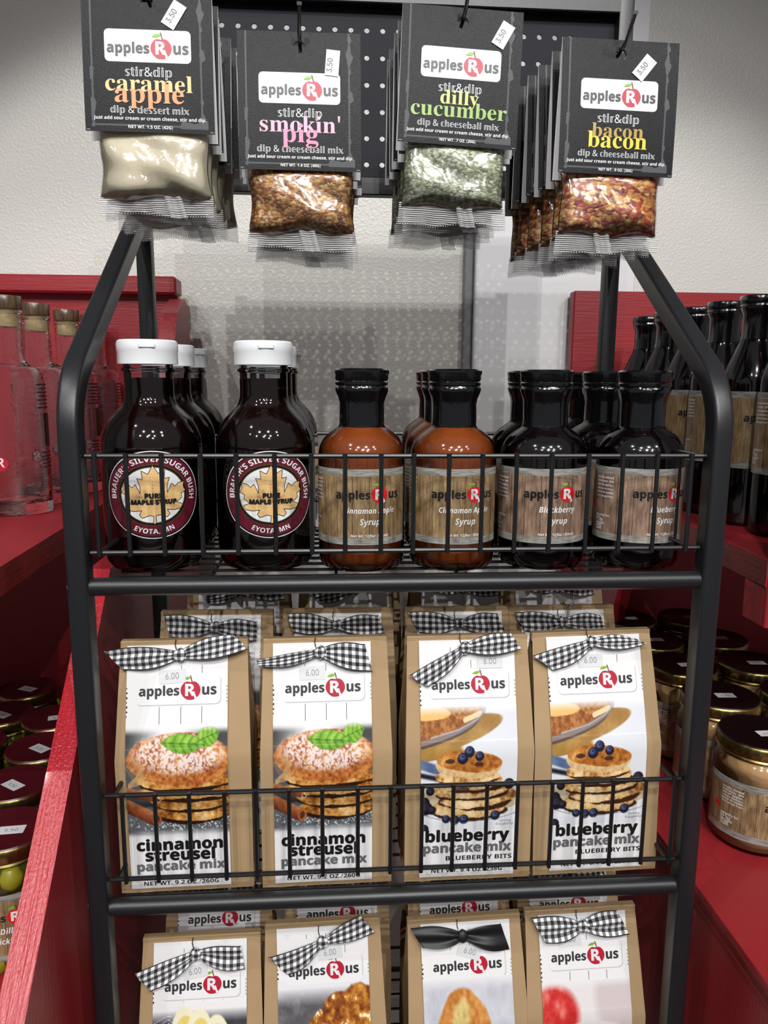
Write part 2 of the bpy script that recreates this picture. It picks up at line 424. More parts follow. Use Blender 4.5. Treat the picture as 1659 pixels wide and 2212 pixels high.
class Art:
    """flat print in label coordinates (u right, w up, metres), later laid on a surface"""
    def __init__(s): s.items = []
    def poly(s, pts, m, layer):
        F = [tuple(t) for t in tessellate_polygon([[Vector((p[0], p[1], 0)) for p in pts]])]
        V = np.array(pts, float); G = []
        for a, b, c in F:
            cr = (V[b][0]-V[a][0])*(V[c][1]-V[a][1])-(V[b][1]-V[a][1])*(V[c][0]-V[a][0]); G.append((a,b,c) if cr > 0 else (a,c,b))
        s.items.append((V, G, m, layer)); return s
    def rect(s, x0, y0, x1, y1, m, layer, nx=1, ny=1):
        V = [(x0+(x1-x0)*i/nx, y0+(y1-y0)*j/ny) for j in range(ny+1) for i in range(nx+1)]
        F = [(j*(nx+1)+i, j*(nx+1)+i+1, (j+1)*(nx+1)+i+1, (j+1)*(nx+1)+i) for j in range(ny) for i in range(nx)]
        s.items.append((np.array(V), F, m, layer)); return s
    def rrect(s, cx, cy, w, h, r, m, layer):
        P = []
        for (sx, sy, a0) in ((1,1,0),(-1,1,90),(-1,-1,180),(1,-1,270)):
            for k in range(5):
                a = RAD(a0+k*22.5); P.append((cx+sx*(w/2-r)+r*cos(a), cy+sy*(h/2-r)+r*sin(a)))
        return s.poly(P, m, layer)
    def disc(s, cx, cy, rx, ry, m, layer, seg=40, r0=0.0):
        rings = [r0, r0+(1-r0)*.5, 1.0]; V = []; F = []
        for q in rings: V += [(cx+rx*q*cos(2*pi*k/seg), cy+ry*q*sin(2*pi*k/seg)) for k in range(seg)]
        for i in range(2):
            for k in range(seg): F.append((i*seg+k, (i+1)*seg+k, (i+1)*seg+(k+1) % seg, i*seg+(k+1) % seg))
        if r0 == 0: V = [(cx+1e-5*cos(2*pi*k/seg), cy+1e-5*sin(2*pi*k/seg)) for k in range(seg)] + V[seg:]
        s.items.append((np.array(V), F, m, layer)); return s
    def text(s, txt, cx, base, width, m, layer, style='sans', bold=0.0, hs=1.0, rot=0, arc=None, left=False, emb=0):
        V, F = glyphs(txt, style, bold); x0, x1 = V[:,0].min(), V[:,0].max(); k = width/(x1-x0)
        Q = np.empty_like(V); Q[:,0] = (V[:,0]-(x0 if left else (x0+x1)/2))*k; Q[:,1] = V[:,1]*k*hs
        if arc:
            R, a0 = arc; ang = a0-Q[:,0]/abs(R) if R > 0 else a0+Q[:,0]/abs(R)
            rad = abs(R)+Q[:,1] if R > 0 else abs(R)-Q[:,1]
            Q = np.stack([rad*np.cos(ang), rad*np.sin(ang)], 1)
        elif rot:
            c, q = cos(rot), sin(rot); Q = np.stack([Q[:,0]*c-Q[:,1]*q, Q[:,0]*q+Q[:,1]*c], 1)
        Q = Q+np.array([cx, base])
        for i, d in enumerate(((-emb, 0), (emb, 0), (0, emb), (0, -emb)) if emb else ((0,0),)): s.items.append((Q+np.array(d), F, m, layer+.14*i))
        return s
    def lay(s, fn, mb=None, md=None):
        mb = mb or MB()
        for Q, F, m, L in s.items:
            if md and max(abs(Q[a][0]-Q[b][0]) for f in F for a, b in zip(f, f[1:]+f[:1])) > md if len(F) else False:
                V = [tuple(q) for q in Q]; T = []; mid = {}
                for f in F: T += [(f[0], f[i], f[i+1]) for i in range(1, len(f)-1)]
                out = []
                while T:
                    t = T.pop(); e = [abs(V[t[i]][0]-V[t[(i+1) % 3]][0]) for i in range(3)]; i = e.index(max(e))
                    if e[i] <= md: out.append(t); continue
                    a, b, c = t[i], t[(i+1) % 3], t[(i+2) % 3]; key = (min(a,b), max(a,b))
                    if key not in mid: mid[key] = len(V); V.append(((V[a][0]+V[b][0])/2, (V[a][1]+V[b][1])/2))
                    k = mid[key]; T += [(a, k, c), (k, b, c)]
                Q, F = np.array(V), out
            mb.add([fn(p[0], p[1], (L+1)*LH) for p in Q], F, m, [(p[0], p[1]) for p in Q])
        return mb
def apple_shape(cx, cy, w):
    P = []
    for k in range(40):
        a = 2*pi*k/40; x = sin(a); y = cos(a)
        r = 1.0 - .16*math.exp(-((a if a < pi else a-2*pi)/.30)**2) - .05*math.exp(-((a-pi)/.35)**2)
        yy = y*r*(.96 if y > 0 else 1.02); xx = x*r*(1.0 if y > -.2 else 1-.16*(-y-.2))
        P.append((cx+xx*w/2, cy+yy*w/2))
    return P
def logo(A, cx, cy, W, L, ink=M_INK2, red=M_APPLE):
    """apple wordmark, W wide, text centred on cy"""
    k = W/180.0
    A.text('apples', cx-W/2, cy-9*k, 93*k, ink, L, 'sansb', 0, left=True, hs=1.05, emb=.55*k)
    A.text('us', cx+W/2-33*k, cy-9*k, 33*k, ink, L, 'sansb', 0, left=True, hs=1.05, emb=.55*k)
    ax, ay = cx+29.5*k, cy+2*k
    A.poly(apple_shape(ax, ay, 47*k), red, L)
    A.text('R', ax-1*k, ay-13*k, 22*k, M_WINK, L+1, 'sansb', 0, hs=1.0, emb=.6*k)
    A.poly([(ax+3*k,ay-3*k),(ax+9*k,ay-3*k),(ax+12*k,ay-12*k),(ax+16*k,ay-19*k),(ax+10*k,ay-24*k),(ax+8*k,ay-12*k)], M_WINK, L+1)
    A.poly([(ax-20*k,ay+25*k),(ax-14*k,ay+30*k),(ax-6*k,ay+32*k),(ax+0*k,ay+30*k),(ax-2*k,ay+27*k),(ax-8*k,ay+24*k),(ax-14*k,ay+24*k)], M_LEAF, L+1)
    A.poly([(ax-2*k,ay+35*k),(ax+1*k,ay+34*k),(ax+4.5*k,ay+20*k),(ax+2*k,ay+20*k)], M_STEM, L+1)

# ------------------------------------------------------------------ setting
def struct(name, mb, loc=(0,0,0)): return obj(name, mb, None, loc, kind='structure')
struct('floor', MB().box(-3, 3, -4, .7, -.02, 0, M_FLOOR))
struct('wall_back', MB().box(-3, 3, .68, .76, 0, 3.2, M_WALL))
struct('trim_1', MB().box(.171, .425, .655, .68, 0, 3.2, M_WALL2, .002))
struct('trim_2', MB().box(.155, .170, .668, .68, 0, 3.2, simple('grey_corner_bead', (120,121,124), .35), .002))

# ------------------------------------------------------------------ red shelf units
def board(name, parent, x0, x1, y0, y1, z0, z1, m, bev=.0015, **k): return obj(name, MB().box(x0,x1,y0,y1,z0,z1,m,bev), parent, **k)
def prism_x(x0, x1, pts, m, me=None):
    n = len(pts); V = [(x0,y,z) for y, z in pts]+[(x1,y,z) for y, z in pts]
    mb = MB().add(V, [tuple(range(n))[::-1], tuple(range(n,2*n))], m)
    mb.add(V, [(i, (i+1) % n, n+(i+1) % n, n+i) for i in range(n)], me or m)
    return mb
UL = thing('shelf_unit', 'red painted wooden shelf unit on the left holding clear spirit bottles and pickle jars', 'shelf', (-.6,.3,0))
def lb(*a, **k): o = board(*a, **k); return o
def rel(mb, org):  # shift builder vertices into a parent's space
    mb.v = [(x-org[0], y-org[1], z-org[2]) for x, y, z in mb.v]; return mb
OL = (-.6,.3,0)
obj('back_panel', rel(MB().box(-1.1,-.278,.622,.640,0,1.480,M_REDX,.0015), OL), UL)
obj('top_rail', rel(MB().box(-1.1,-.276,.600,.645,1.472,1.497,M_REDX,.003), OL), UL, label='glossy red top rail with visible grain')
def skewbox(xa0, xa1, x_l, y0, y1, z0, z1, mtop, medge):
    V = [(x_l,y0,z0),(xa0,y0,z0),(xa1,y1,z0),(x_l,y1,z0),(x_l,y0,z1),(xa0,y0,z1),(xa1,y1,z1),(x_l,y1,z1)]
    s = 1 if xa0 > x_l else -1
    F = [(0,3,2,1),(4,5,6,7),(0,1,5,4),(2,3,7,6),(3,0,4,7)]; E = [(1,2,6,5)]
    mb = MB().add(V, [f if s > 0 else f[::-1] for f in F], mtop); mb.add(V, [f if s > 0 else f[::-1] for f in E], medge); return mb
obj('shelf_board', rel(skewbox(-.318,-.340,-1.1,-.05,.60,1.176,1.200,M_RED,M_REDE), OL), UL)
obj('shelf_board', rel(MB().box(-1.1,-.292,-.14,.62,.846,.870,M_RED,.001), OL), UL)
obj('shelf_board', rel(MB().box(-1.1,-.292,-.22,.62,.40,.424,M_RED,.001), OL), UL)
sp = prism_x(-.281, -.261, [(.155,1.175),(-.33,.688),(-.33,0),(.62,0),(.62,1.175)], M_REDV, M_PLANK)
obj('side_wing', rel(prism_x(-.284, -.262, [(.47,1.176),(.618,1.176),(.618,1.452),(.590,1.464),(.53,1.44),(.48,1.36)], M_REDV), OL), UL)
obj('side_panel', rel(sp, OL), UL, label='side panel with a sloping glossy front edge')
# bare strip where paint is chipped on the sloping edge
def slope_pt(t, x, h=0):  # along the sloping edge, t=0 top
    y = .155+(-.485)*t; z = 1.175+(-.487)*t; return (x, y-.7086*h, z+.7056*h)
mbw = MB(); n = 26
def chip(u, v):
    t = .515+.25*v; wd = .0026*min(1, v*5)*(1+.35*sin(v*31)+.2*sin(v*77)); x = -.2652-.0012*sin(v*9)+(u-.5)*2*wd
    return slope_pt(t, x, .0003)
mbw.grid(4, 40, chip, M_WEAR); obj('chipped_patch', rel(mbw, OL), UL, label='bare wood strip where the red paint is chipped')
obj('knot_hole', rel(MB().lathe([(.0016,0),(.0012,.0004)], M_LBLK, 10), (0,0,0)), UL, (slope_pt(.115,-.269,.0002)[0]-OL[0], slope_pt(.115,0,.0002)[1]-OL[1], slope_pt(.115,0,.0002)[2]), (RAD(45),0,0))
M_SCREW = simple('bright_zinc_screw', (205,205,208), .3, metal=.4)
OR_ = (.6,.3,0)
UR = thing('shelf_unit', 'red painted wooden shelf unit on the right holding dark syrup bottles and gold lidded jars', 'shelf', OR_)
obj('back_panel', rel(MB().box(.318,1.1,.622,.645,0,1.488,M_REDX,.002), OR_), UR)
obj('shelf_board', rel(skewbox(.322,.346,1.1,.06,.62,1.176,1.200,M_RED,M_REDE), OR_), UR)
mb = MB()
for i in range(4):  # plywood plies of the lower board's edge
    o = .0009*(i % 2); mb.box(.275+o, 1.1, -.25, .62, .880+i*.005, .885+i*.005, M_RED if i == 3 else M_REDE, .0004)
obj('shelf_board', rel(mb, OR_), UR, label='plywood shelf board with grooved layered edge')
obj('shelf_board', rel(MB().box(.30,1.1,-.25,.62,.42,.444,M_RED,.001), OR_), UR)
obj('side_panel', rel(MB().box(.2775,.297,-.25,.62,0,.880,M_REDV,.001), OR_), UR)
obj('side_panel', rel(prism_x(.345,.365,[(.40,1.175),(.62,1.175),(.62,.90),(.52,.90)],M_REDV), OR_), UR)
obj('corner_post', rel(MB().box(.3235,.395,.058,.064,1.139,1.62,M_REDV,.001).box(.3235,.395,.0641,.096,1.139,1.1755,M_REDV,.001), OR_), UR, label='red corner post with a square-cut lower end')

# ------------------------------------------------------------------ black display rack
R0 = thing('display_rack', 'black metal display rack with wire baskets and a perforated back panel', 'display rack', (0,.12,0))
OK = (0,.12,0)
def rp(name, mb, **k): return obj(name, rel(mb, OK), R0, **k)
def rrsec(w, d, r, n=4):
    P = []
    for sx, sy, a0 in ((1,1,0),(-1,1,90),(-1,-1,180),(1,-1,270)):
        for k in range(n+1):
            a = RAD(a0+k*90/n); P.append((sx*(w/2-r)+r*cos(a), sy*(d/2-r)+r*sin(a)))
    return P
PATH = [(0,z) for z in (0,.2,.4,.6,.8,1.0,1.15,1.27)]
bend = RAD(55); Rb = .060; zc = 1.312
for k in range(13):
    a = bend*k/12; PATH.append((Rb*(1-cos(a)), zc+Rb*sin(a)))
ye, ze = PATH[-1]; L = (.240-ye)/sin(bend); PATH += [(ye+L*.5*sin(bend), ze+L*.5*cos(bend)), (ye+L*sin(bend), ze+L*cos(bend))]
for sx in (-1,1):
    x = sx*.2375
    rp('front_post', MB().sweep([(x,y,z) for y, z in PATH], rrsec(.0152,.0185,.0034), M_BLACK, side=(1,0,0)))
    rp('rear_post', MB().sweep([(x,.25,z) for z in (0,.5,1,1.5,1.73)], rrsec(.0150,.0150,.0015,2), M_BLACK, side=(1,0,0)))
    for z in (1.2,.94,.66):
        rp('screw', rel(MB().lathe([(.0045,0),(.0043,.0012),(.003,.0024),(.0001,.003)], M_SCREW, 14), (0,0,0)), label='small silver screw head')
        o = R0.children[-1]; 
SCREWS = [c for c in R0.children if c.name.startswith('screw')]
k = 0
for sx in (-1,1):
    for z in (1.2,.94,.66):
        o = SCREWS[k]; k += 1
        o.data.transform(Matrix.Translation((0,.12,0)))
        o.location = (sx*.2449, -.12+.002, z); o.rotation_euler = (0, sx*pi/2, 0)
rp('top_rail', MB().sweep([(-.230,.2485,1.716),(.230,.2485,1.716)], rrsec(.020,.014,.001,1), M_BLACK, side=(0,0,1)))
rp('bottom_rail', MB().sweep([(-.230,.2485,1.541),(.230,.2485,1.541)], rrsec(.017,.014,.001,1), M_BLACK, side=(0,0,1)))
# perforated panel with real holes
def pegpanel():
    mb = MB(); cols = 29; rows = 6; px = .01555; pz = .0246; x0 = .170-27*px; z1 = 1.687; R = .0026; N = 12
    yf, yb = .2545, .2565
    for r in range(rows):
        for c in range(cols):
            cx = x0+(c)*px+.0; cz = z1-r*pz
            ring = [(cx+R*cos(2*pi*j/N+pi/12), cz+R*sin(2*pi*j/N+pi/12)) for j in range(N)]
            outer = []
            for j in range(N):
                a = 2*pi*j/N+pi/12; ca, sa = cos(a), sin(a); t = min((px/2)/max(abs(ca),1e-6), (pz/2)/max(abs(sa),1e-6)); outer.append((cx+t*ca, cz+t*sa))
            # corners
            V = [(x,yf,z) for x, z in ring]+[(x,yf,z) for x, z in outer]+[(x,yb,z) for x, z in ring]
            F = []
            for j in range(N):
                k2 = (j+1) % N; F.append((j, N+j, N+k2, k2)); F.append((j, k2, 2*N+k2, 2*N+j))
            o = len(V); cor = []
            for sx, sz in ((1,1),(-1,1),(-1,-1),(1,-1)):
                V.append((cx+sx*px/2, yf, cz+sz*pz/2)); ci = len(V)-1
                # nearest pair of outer points around that corner
                ac = math.atan2(sz*pz/2, sx*px/2) % (2*pi)
                js = [j for j in range(N)]; lo = max([j for j in js if (2*pi*j/N+pi/12) <= ac], default=N-1); hi = (lo+1) % N
                F.append((N+lo, ci, N+hi))
            mb.add(V, F, M_PEG)
    xl = x0-px/2; xr = x0+(cols-.5)*px; zt = z1+pz/2; zb = z1-(rows-.5)*pz
    mb.add([(-.231,yf,1.548),(xl,yf,1.548),(xl,yf,1.708),(-.231,yf,1.708)], [(0,1,2,3)], M_PEG)
    mb.add([(xr,yf,1.548),(.231,yf,1.548),(.231,yf,1.708),(xr,yf,1.708)], [(0,1,2,3)], M_PEG)
    mb.add([(xl,yf,zt),(xr,yf,zt),(xr,yf,1.708),(xl,yf,1.708)], [(0,1,2,3)], M_PEG)
    mb.add([(xl,yf,1.548),(xr,yf,1.548),(xr,yf,zb),(xl,yf,zb)], [(0,1,2,3)], M_PEG)
    return mb
rp('pegboard_panel', pegpanel(), label='slate grey panel punched with rows of small round holes')
def basket(zf, rim, low, wires, tag):
    """one wire basket shelf: bar in front, rim loops, upright wires, floor wires"""
    rp('front_bar', MB().sweep([(-.2305,.0,zf),(-.2285,.0,zf),(.2285,.0,zf),(.2305,.0,zf)], [(.0068*cos(2*pi*j/20), .0068*sin(2*pi*j/20)) for j in range(20)], M_BLACK, None))
    mb = MB()
    for z, y0 in ((rim, .0), (low, .0)):
        mb.tube([(-.229,y0,z),(.229,y0,z)], .0019, M_WIRE, 8)
        for sx in (-1,1): mb.tube([(sx*.222,y0,z),(sx*.2225,.24,z)], .0019, M_WIRE, 8)
        mb.tube([(-.222,.24,z),(.222,.24,z)], .0019, M_WIRE, 8)
    mb.tube([(-.226,.242,zf-.006),(.226,.242,zf-.006)], .003, M_WIRE, 8)
    fr = rp('basket_frame', mb)
    def sub(name, m): return obj(name, rel(m, OK), fr)
    me = rel(MB().tube([(0,-.0028,low-.002),(0,-.0028,rim+.002)], .0017, M_WIRE, 8), OK).mesh('upright_wire')
    for x in wires: obj('upright_wire', me, fr, (x,0,0))
    mes = rel(MB().tube([(0,0,low),(0,0,rim)], .0014, M_WIRE, 6), OK).mesh('side_wire')
    for sx in (-1,1):
        for y in (.03,.06,.10,.14,.18,.22): obj('upright_wire', mes, fr, (sx*.2235,y,0))
    mef = rel(MB().tube([(-.224,0,zf-.0035),(.224,0,zf-.0035)], .0014, M_WIRE, 6), OK).mesh('floor_wire')
    for i in range(11): obj('floor_wire', mef, fr, (0,.018+i*.0205,0))
    mec = rel(MB().tube([(0,.0,zf-.0062),(0,.242,zf-.0062)], .0014, M_WIRE, 6), OK).mesh('cross_wire')
    for x in (-.15,-.05,.05,.15): obj('cross_wire', mec, fr, (x,0,0))
    return fr
W1 = (-.222,-.2,-.175,-.1475,-.122,-.0945,-.068,-.0435,-.017,.007,.033,.058,.0835,.110,.138,.164,.1905,.217)
W2 = (-.216,-.191,-.165,-.138,-.114,-.088,-.062,-.034,-.008,.017,.042,.069,.094,.122,.147,.172,.199,.223)
basket(1.2, 1.2963, 1.2256, W1, 'bottles'); basket(.9375, 1.0333, .9617, W2, 'bags'); basket(.665, .76, .69, W2, 'low')

# ------------------------------------------------------------------ bottles
def smooth(pts, n=6):
    """Catmull-Rom through profile points"""
    P = [pts[0]]+list(pts)+[pts[-1]]; out = []
    for i in range(1, len(P)-2):
        p0, p1, p2, p3 = P[i-1], P[i], P[i+1], P[i+2]
        for k in range(n):
            t = k/n
            out.append(tuple(.5*((2*p1[a])+(-p0[a]+p2[a])*t+(2*p0[a]-5*p1[a]+4*p2[a]-p3[a])*t*t+(-p0[a]+3*p1[a]-3*p2[a]+p3[a])*t**3) for a in (0,1)))
    out.append(pts[-1]); return out
def inset(prof, d):
    return [(max(r-d, .0001), z) for r, z in prof]
def cyl(r):
    return lambda u, w, h: ((r+h)*sin(u/r), -(r+h)*cos(u/r), w)
PARA = ['locally owned', 'Rochester, MN', 'lots of apples,', 'winery-distillery', 'grow or make', 'and syrups from']
PARA2 = ['specially for:', 'LLC', 'ST. NE', 'MN 55906', '2740', '.com']
def wood_label(r, z0, z1, uL, uR, wood, lines, uc=0.0, lw=.052, net='Net Wt. 12floz (355ml)', s=1.0, para=True, tsz=None):
    A = Art(); H = z1-z0; n = max(12, int((uR-uL)/.004)); bh = .0055*s
    A.rect(uL, z0+bh, uR, z1-bh, wood, 0, n, 1)
    A.rect(uL, z0, uR, z0+bh, M_BAND, 0, n, 1); A.rect(uL, z1-bh, uR, z1, M_BAND, 0, n, 1)
    logo(A, uc, z0+H*.655, lw*s, 1, M_INK, M_APPLE2)
    y = z0+H*.42
    for t, wd in (tsz or lines): A.text(t, uc+.001, y, wd*s, M_WINK, 1, 'sansbi', 0, hs=1.12); y -= .0092*s
    if net: A.text(net, uc+.001, z0+H*.105, .030*s, M_WINK, 1, 'sansbi', 0, hs=1.05)
    if para:
        q = min(1, H/(.0600*s))
        for i, t in enumerate(PARA): A.text(t, uc-.060*s, z1-.0055*s-.0045*s*q-i*.0031*s*q, .018*s, M_WINK, 1, 'sansb', 0, left=True)
        for i, t in enumerate(PARA2): A.text(t, uc-.060*s, z0+.0055*s+.0135*s*q-i*.0023*s*q, (.004+.00085*len(t))*s, M_WINK, 1, 'sansb', 0, left=True)
        for dx, dz, rr in ((-.0655,.0,.0020),(-.0630,-.0018,.0019)):
            A.disc(uc+dx*s, z0+H*.475+dz, rr*s, rr*1.3*s, M_APPLE2, 1, 14)
    return A.lay(cyl(r), md=.005)
SY = [(.0285,0),(.0318,.0015),(.0343,.006),(.0345,.012)]
SHO = smooth([(.0345,.088),(.0342,.0945),(.0325,.101),(.0285,.1075),(.0225,.1125),(.0185,.1155),(.0172,.119)], 5)
def rough_r(a, z): return 1+.012*sin(a*7+z*300)+.008*sin(a*17+z*900)
def sauce_bottle(label, cat_loc, liquid, wood, lines, ang=0.0, widths=None):
    t = thing('syrup_bottle', label, 'bottle', cat_loc, (0,0,ang)); t.scale = (1.035,1.035,1)
    body = SY+[(.0345,.05)]+SHO+[(.0170,.135)]
    obj('glass_body', MB().lathe(body, M_GLASS, 48), t)
    inner = [(r-.0012 if r > .01 else r, z+.002) for r, z in SY]+[(.0333,.05)]+[(r-.0012, z) for r, z in SHO]+[(.0155,.121)]
    obj('syrup', MB().lathe(inner, liquid, 48), t)
    sl = [(.0178,.1155),(.0177,.120),(.0176,.134),(.0184,.138),(.0203,.1435),(.0207,.1455),(.0200,.1475),(.0192,.1490)]
    obj('shrink_sleeve', MB().lathe(sl, M_SLEEVE, 48, rough_r), t)
    cp = [(.0194,.1480),(.0205,.1490),(.0207,.1510),(.0199,.1520),(.0207,.1535),(.0206,.1570),(.0212,.1585),(.0211,.1605),(.0196,.1618),(.0001,.1612)]
    obj('cap', MB().lathe(cp, M_CAPB, 64, lambda a, z: 1+(.012*sin(a*40) if z > .153 and z < .1606 else 0)+.006*sin(a*5+z*400)), t)
    wl = wood_label(.0347, .0235, .0840, -.072, .036, wood, lines)
    obj('paper_label', wl, t)
    return t
ZS = 1.1985
CINL = [('Cinnamon Apple', .0415), ('Syrup', .016)]; BLKL = [('Blackberry', .0295), ('Syrup', .016)]; BLUL = [('Blueberry', .0265), ('Syrup', .016)]
c1 = sauce_bottle('brown cinnamon apple syrup bottle standing alone, beside the right maple syrup bottle', (-.0285,.070,ZS), M_CIN, M_WOODL, CINL, RAD(7))
G = 'sauce bottles with barrel wood labels on the rack top shelf'
c1['group'] = G
dup(c1, (.0475,.070,ZS), 'brown cinnamon apple syrup bottle at the front, in front of two more brown bottles', (0,0,RAD(7)))
dup(c1, (.0501,.142,ZS), 'brown cinnamon apple syrup bottle in the middle of its row of three', (0,0,RAD(5)))
dup(c1, (.0532,.213,ZS), 'brown cinnamon apple syrup bottle at the back of its row of three', (0,0,RAD(-8)))
b1 = sauce_bottle('dark blackberry syrup bottle at the front of the shelf', (.1240,.070,ZS), M_BERRY, M_WOODR, BLKL, RAD(4)); b1['group'] = G
dup(b1, (.1302,.142,ZS), 'dark syrup bottle hidden behind the front blackberry syrup bottle', (0,0,RAD(2)))
u1 = sauce_bottle('dark blueberry syrup bottle at the front right end of the shelf', (.2060,.068,ZS), M_BERRY, M_WOODR, BLUL, RAD(15)); u1['group'] = G
dup(u1, (.2005,.142,ZS), 'dark syrup bottle in the middle behind the blueberry syrup bottle', (0,0,RAD(22)))
dup(u1, (.2060,.213,ZS), 'dark syrup bottle at the back of the row behind the blueberry syrup bottle', (0,0,RAD(12)))

# maple syrup bottles
def leaf_pts(k, cx=0, cy=0):
    half = [(0,36),(6,26),(13,30),(12,20),(18,21),(15,12),(15,3),(20,14),(24,10),(28,14),(35,15),(34,9),(37,4),(31,1),(32,-4),(25,-9),(33,-12),(30,-17),(22,-18),(14,-17),(17,-22),(14,-26),(6,-23),(1.5,-24),(2,-33)]
    P = [(x,y) for x, y in half]+[(-.5,-34)]+[(-x+.8, y-.6) for x, y in half[::-1][:-1]]
    return [(cx+x*k, cy+y*k) for x, y in P]
MSH = smooth([(.0388,.098),(.0383,.1045),(.0362,.112),(.0320,.120),(.0262,.1265),(.0215,.1315),(.0192,.1375),(.0188,.142)], 5)
MBODY = [(.0300,0),(.0345,.0015),(.0378,.007),(.0388,.016),(.0389,.05)]+MSH+[(.0187,.158),(.0205,.1590),(.0206,.1605),(.0190,.1615),(.0188,.166)]
def maple_bottle(label, loc, ang):
    t = thing('maple_syrup_bottle', label, 'bottle', loc, (0,0,ang), 'maple syrup bottles on the rack top shelf'); t.scale = (1.03,1.03,1)
    obj('glass_body', MB().lathe(MBODY, M_GLASS, 56), t)
    inner = [(r-.0013, z+.002 if z < .02 else z) for r, z in MBODY if z < .1425]+[(.0172,.1535),(.0001,.1532)]
    obj('syrup', MB().lathe(inner, M_MAPLE, 56), t)
    cp = [(.0228,.1640),(.0229,.1650),(.0228,.1735),(.0232,.1745),(.0233,.1790),(.0228,.1815),(.0212,.1828),(.0001,.1830)]
    c = obj('flip_cap', MB().lathe(cp, M_CAPW, 56), t)
    s_ = MB().box(-.006,.006,-.0243,-.0225,.1762,.1795,M_CAPW,.0006); obj('thumb_tab', s_, c)
    A = Art(); sx = 1.10; R = .0345; cz = .0635
    def E(q, m, L, r0=0.0): A.disc(0, cz, R*q*sx, R*q, m, L, 56, r0)
    E(1.0, M_WINK, 0); E(.978, M_LBLK, 1); E(.945, M_MAROON, 2); E(.70, M_OLIVE, 3); E(.685, M_LBLK, 4); E(.645, M_OLIVE, 5); E(.625, M_WINK, 6)
    A.poly(leaf_pts(.000635, .0004, cz-.0002), M_LBLK, 7); LP = leaf_pts(.00066, .0004, cz-.0002); A.items.pop(); A.poly(LP, M_TAN, 7)
    for (x0, y0), (x1, y1) in zip(LP, LP[1:]+LP[:1]):
        L_ = math.hypot(x1-x0, y1-y0)+1e-9; nx, ny = -(y1-y0)/L_*.00022, (x1-x0)/L_*.00022
        A.poly([(x0-nx,y0-ny),(x1-nx,y1-ny),(x1+nx,y1+ny),(x0+nx,y0+ny)], M_LBLK, 8)
    for a in (90,60,120,28,152,5,175):
        ca, sa = cos(RAD(a)), sin(RAD(a)); l = .017 if a == 90 else .013
        A.poly([(0-.0002*sa, cz-.006+.0002*ca), (l*ca-.00005*sa, cz-.006+l*sa), (l*ca+.00005*sa, cz-.006+l*sa), (.0002*sa, cz-.006-.0002*ca)], M_TAN2, 9)
        for q in (.45,.65,.8):
            bx, by = l*q*ca, cz-.006+l*q*sa
            for d in (-35,35):
                c2, s2 = cos(RAD(a+d)), sin(RAD(a+d)); A.poly([(bx-.00012*s2,by+.00012*c2),(bx+.0035*c2,by+.0035*s2),(bx+.00012*s2,by-.00012*c2)], M_TAN2, 9)
    A.text('PURE', .0005, cz-.0022, .0124, M_INK, 10, 'sansb', 0, emb=.0003)
    A.text('MAPLE SYRUP', .0005, cz-.0070, .0325, M_INK, 10, 'sansb', 0, emb=.0003)
    def arc(txt, Rr, a0, wd):
        n0 = len(A.items); A.text(txt, 0, 0, wd, M_WINK, 3, 'sansb', 0, arc=(Rr, a0)); Q, F, m, L = A.items.pop()
        Q = Q.copy(); Q[:,0] *= sx; Q[:,1] += cz; A.items.append((Q, F, m, L))
    arc("BRAUER'S SILVER SUGAR BUSH", .0262, RAD(88), .0262*RAD(196)); arc('EYOTA, MN', -.0305, RAD(-90), .0305*RAD(54))
    obj('round_label', A.lay(cyl(.0391), md=.004), t)
    return t
m1 = maple_bottle('pure maple syrup bottle with white flip cap at the front left end of the shelf', (-.2000,.079,ZS), RAD(12))
dup(m1, (-.2012,.162,ZS), 'maple syrup bottle in the middle of the far left row', (0,0,RAD(-30)))
dup(m1, (-.2020,.245,ZS), 'maple syrup bottle at the back of the far left row', (0,0,RAD(50)))
dup(m1, (-.1080,.079,ZS), 'pure maple syrup bottle at the front, second from the left', (0,0,RAD(10)))
dup(m1, (-.1085,.162,ZS), 'maple syrup bottle in the middle of the second row from the left', (0,0,RAD(-40)))
dup(m1, (-.1078,.245,ZS), 'maple syrup bottle at the back of the second row from the left', (0,0,RAD(70)))

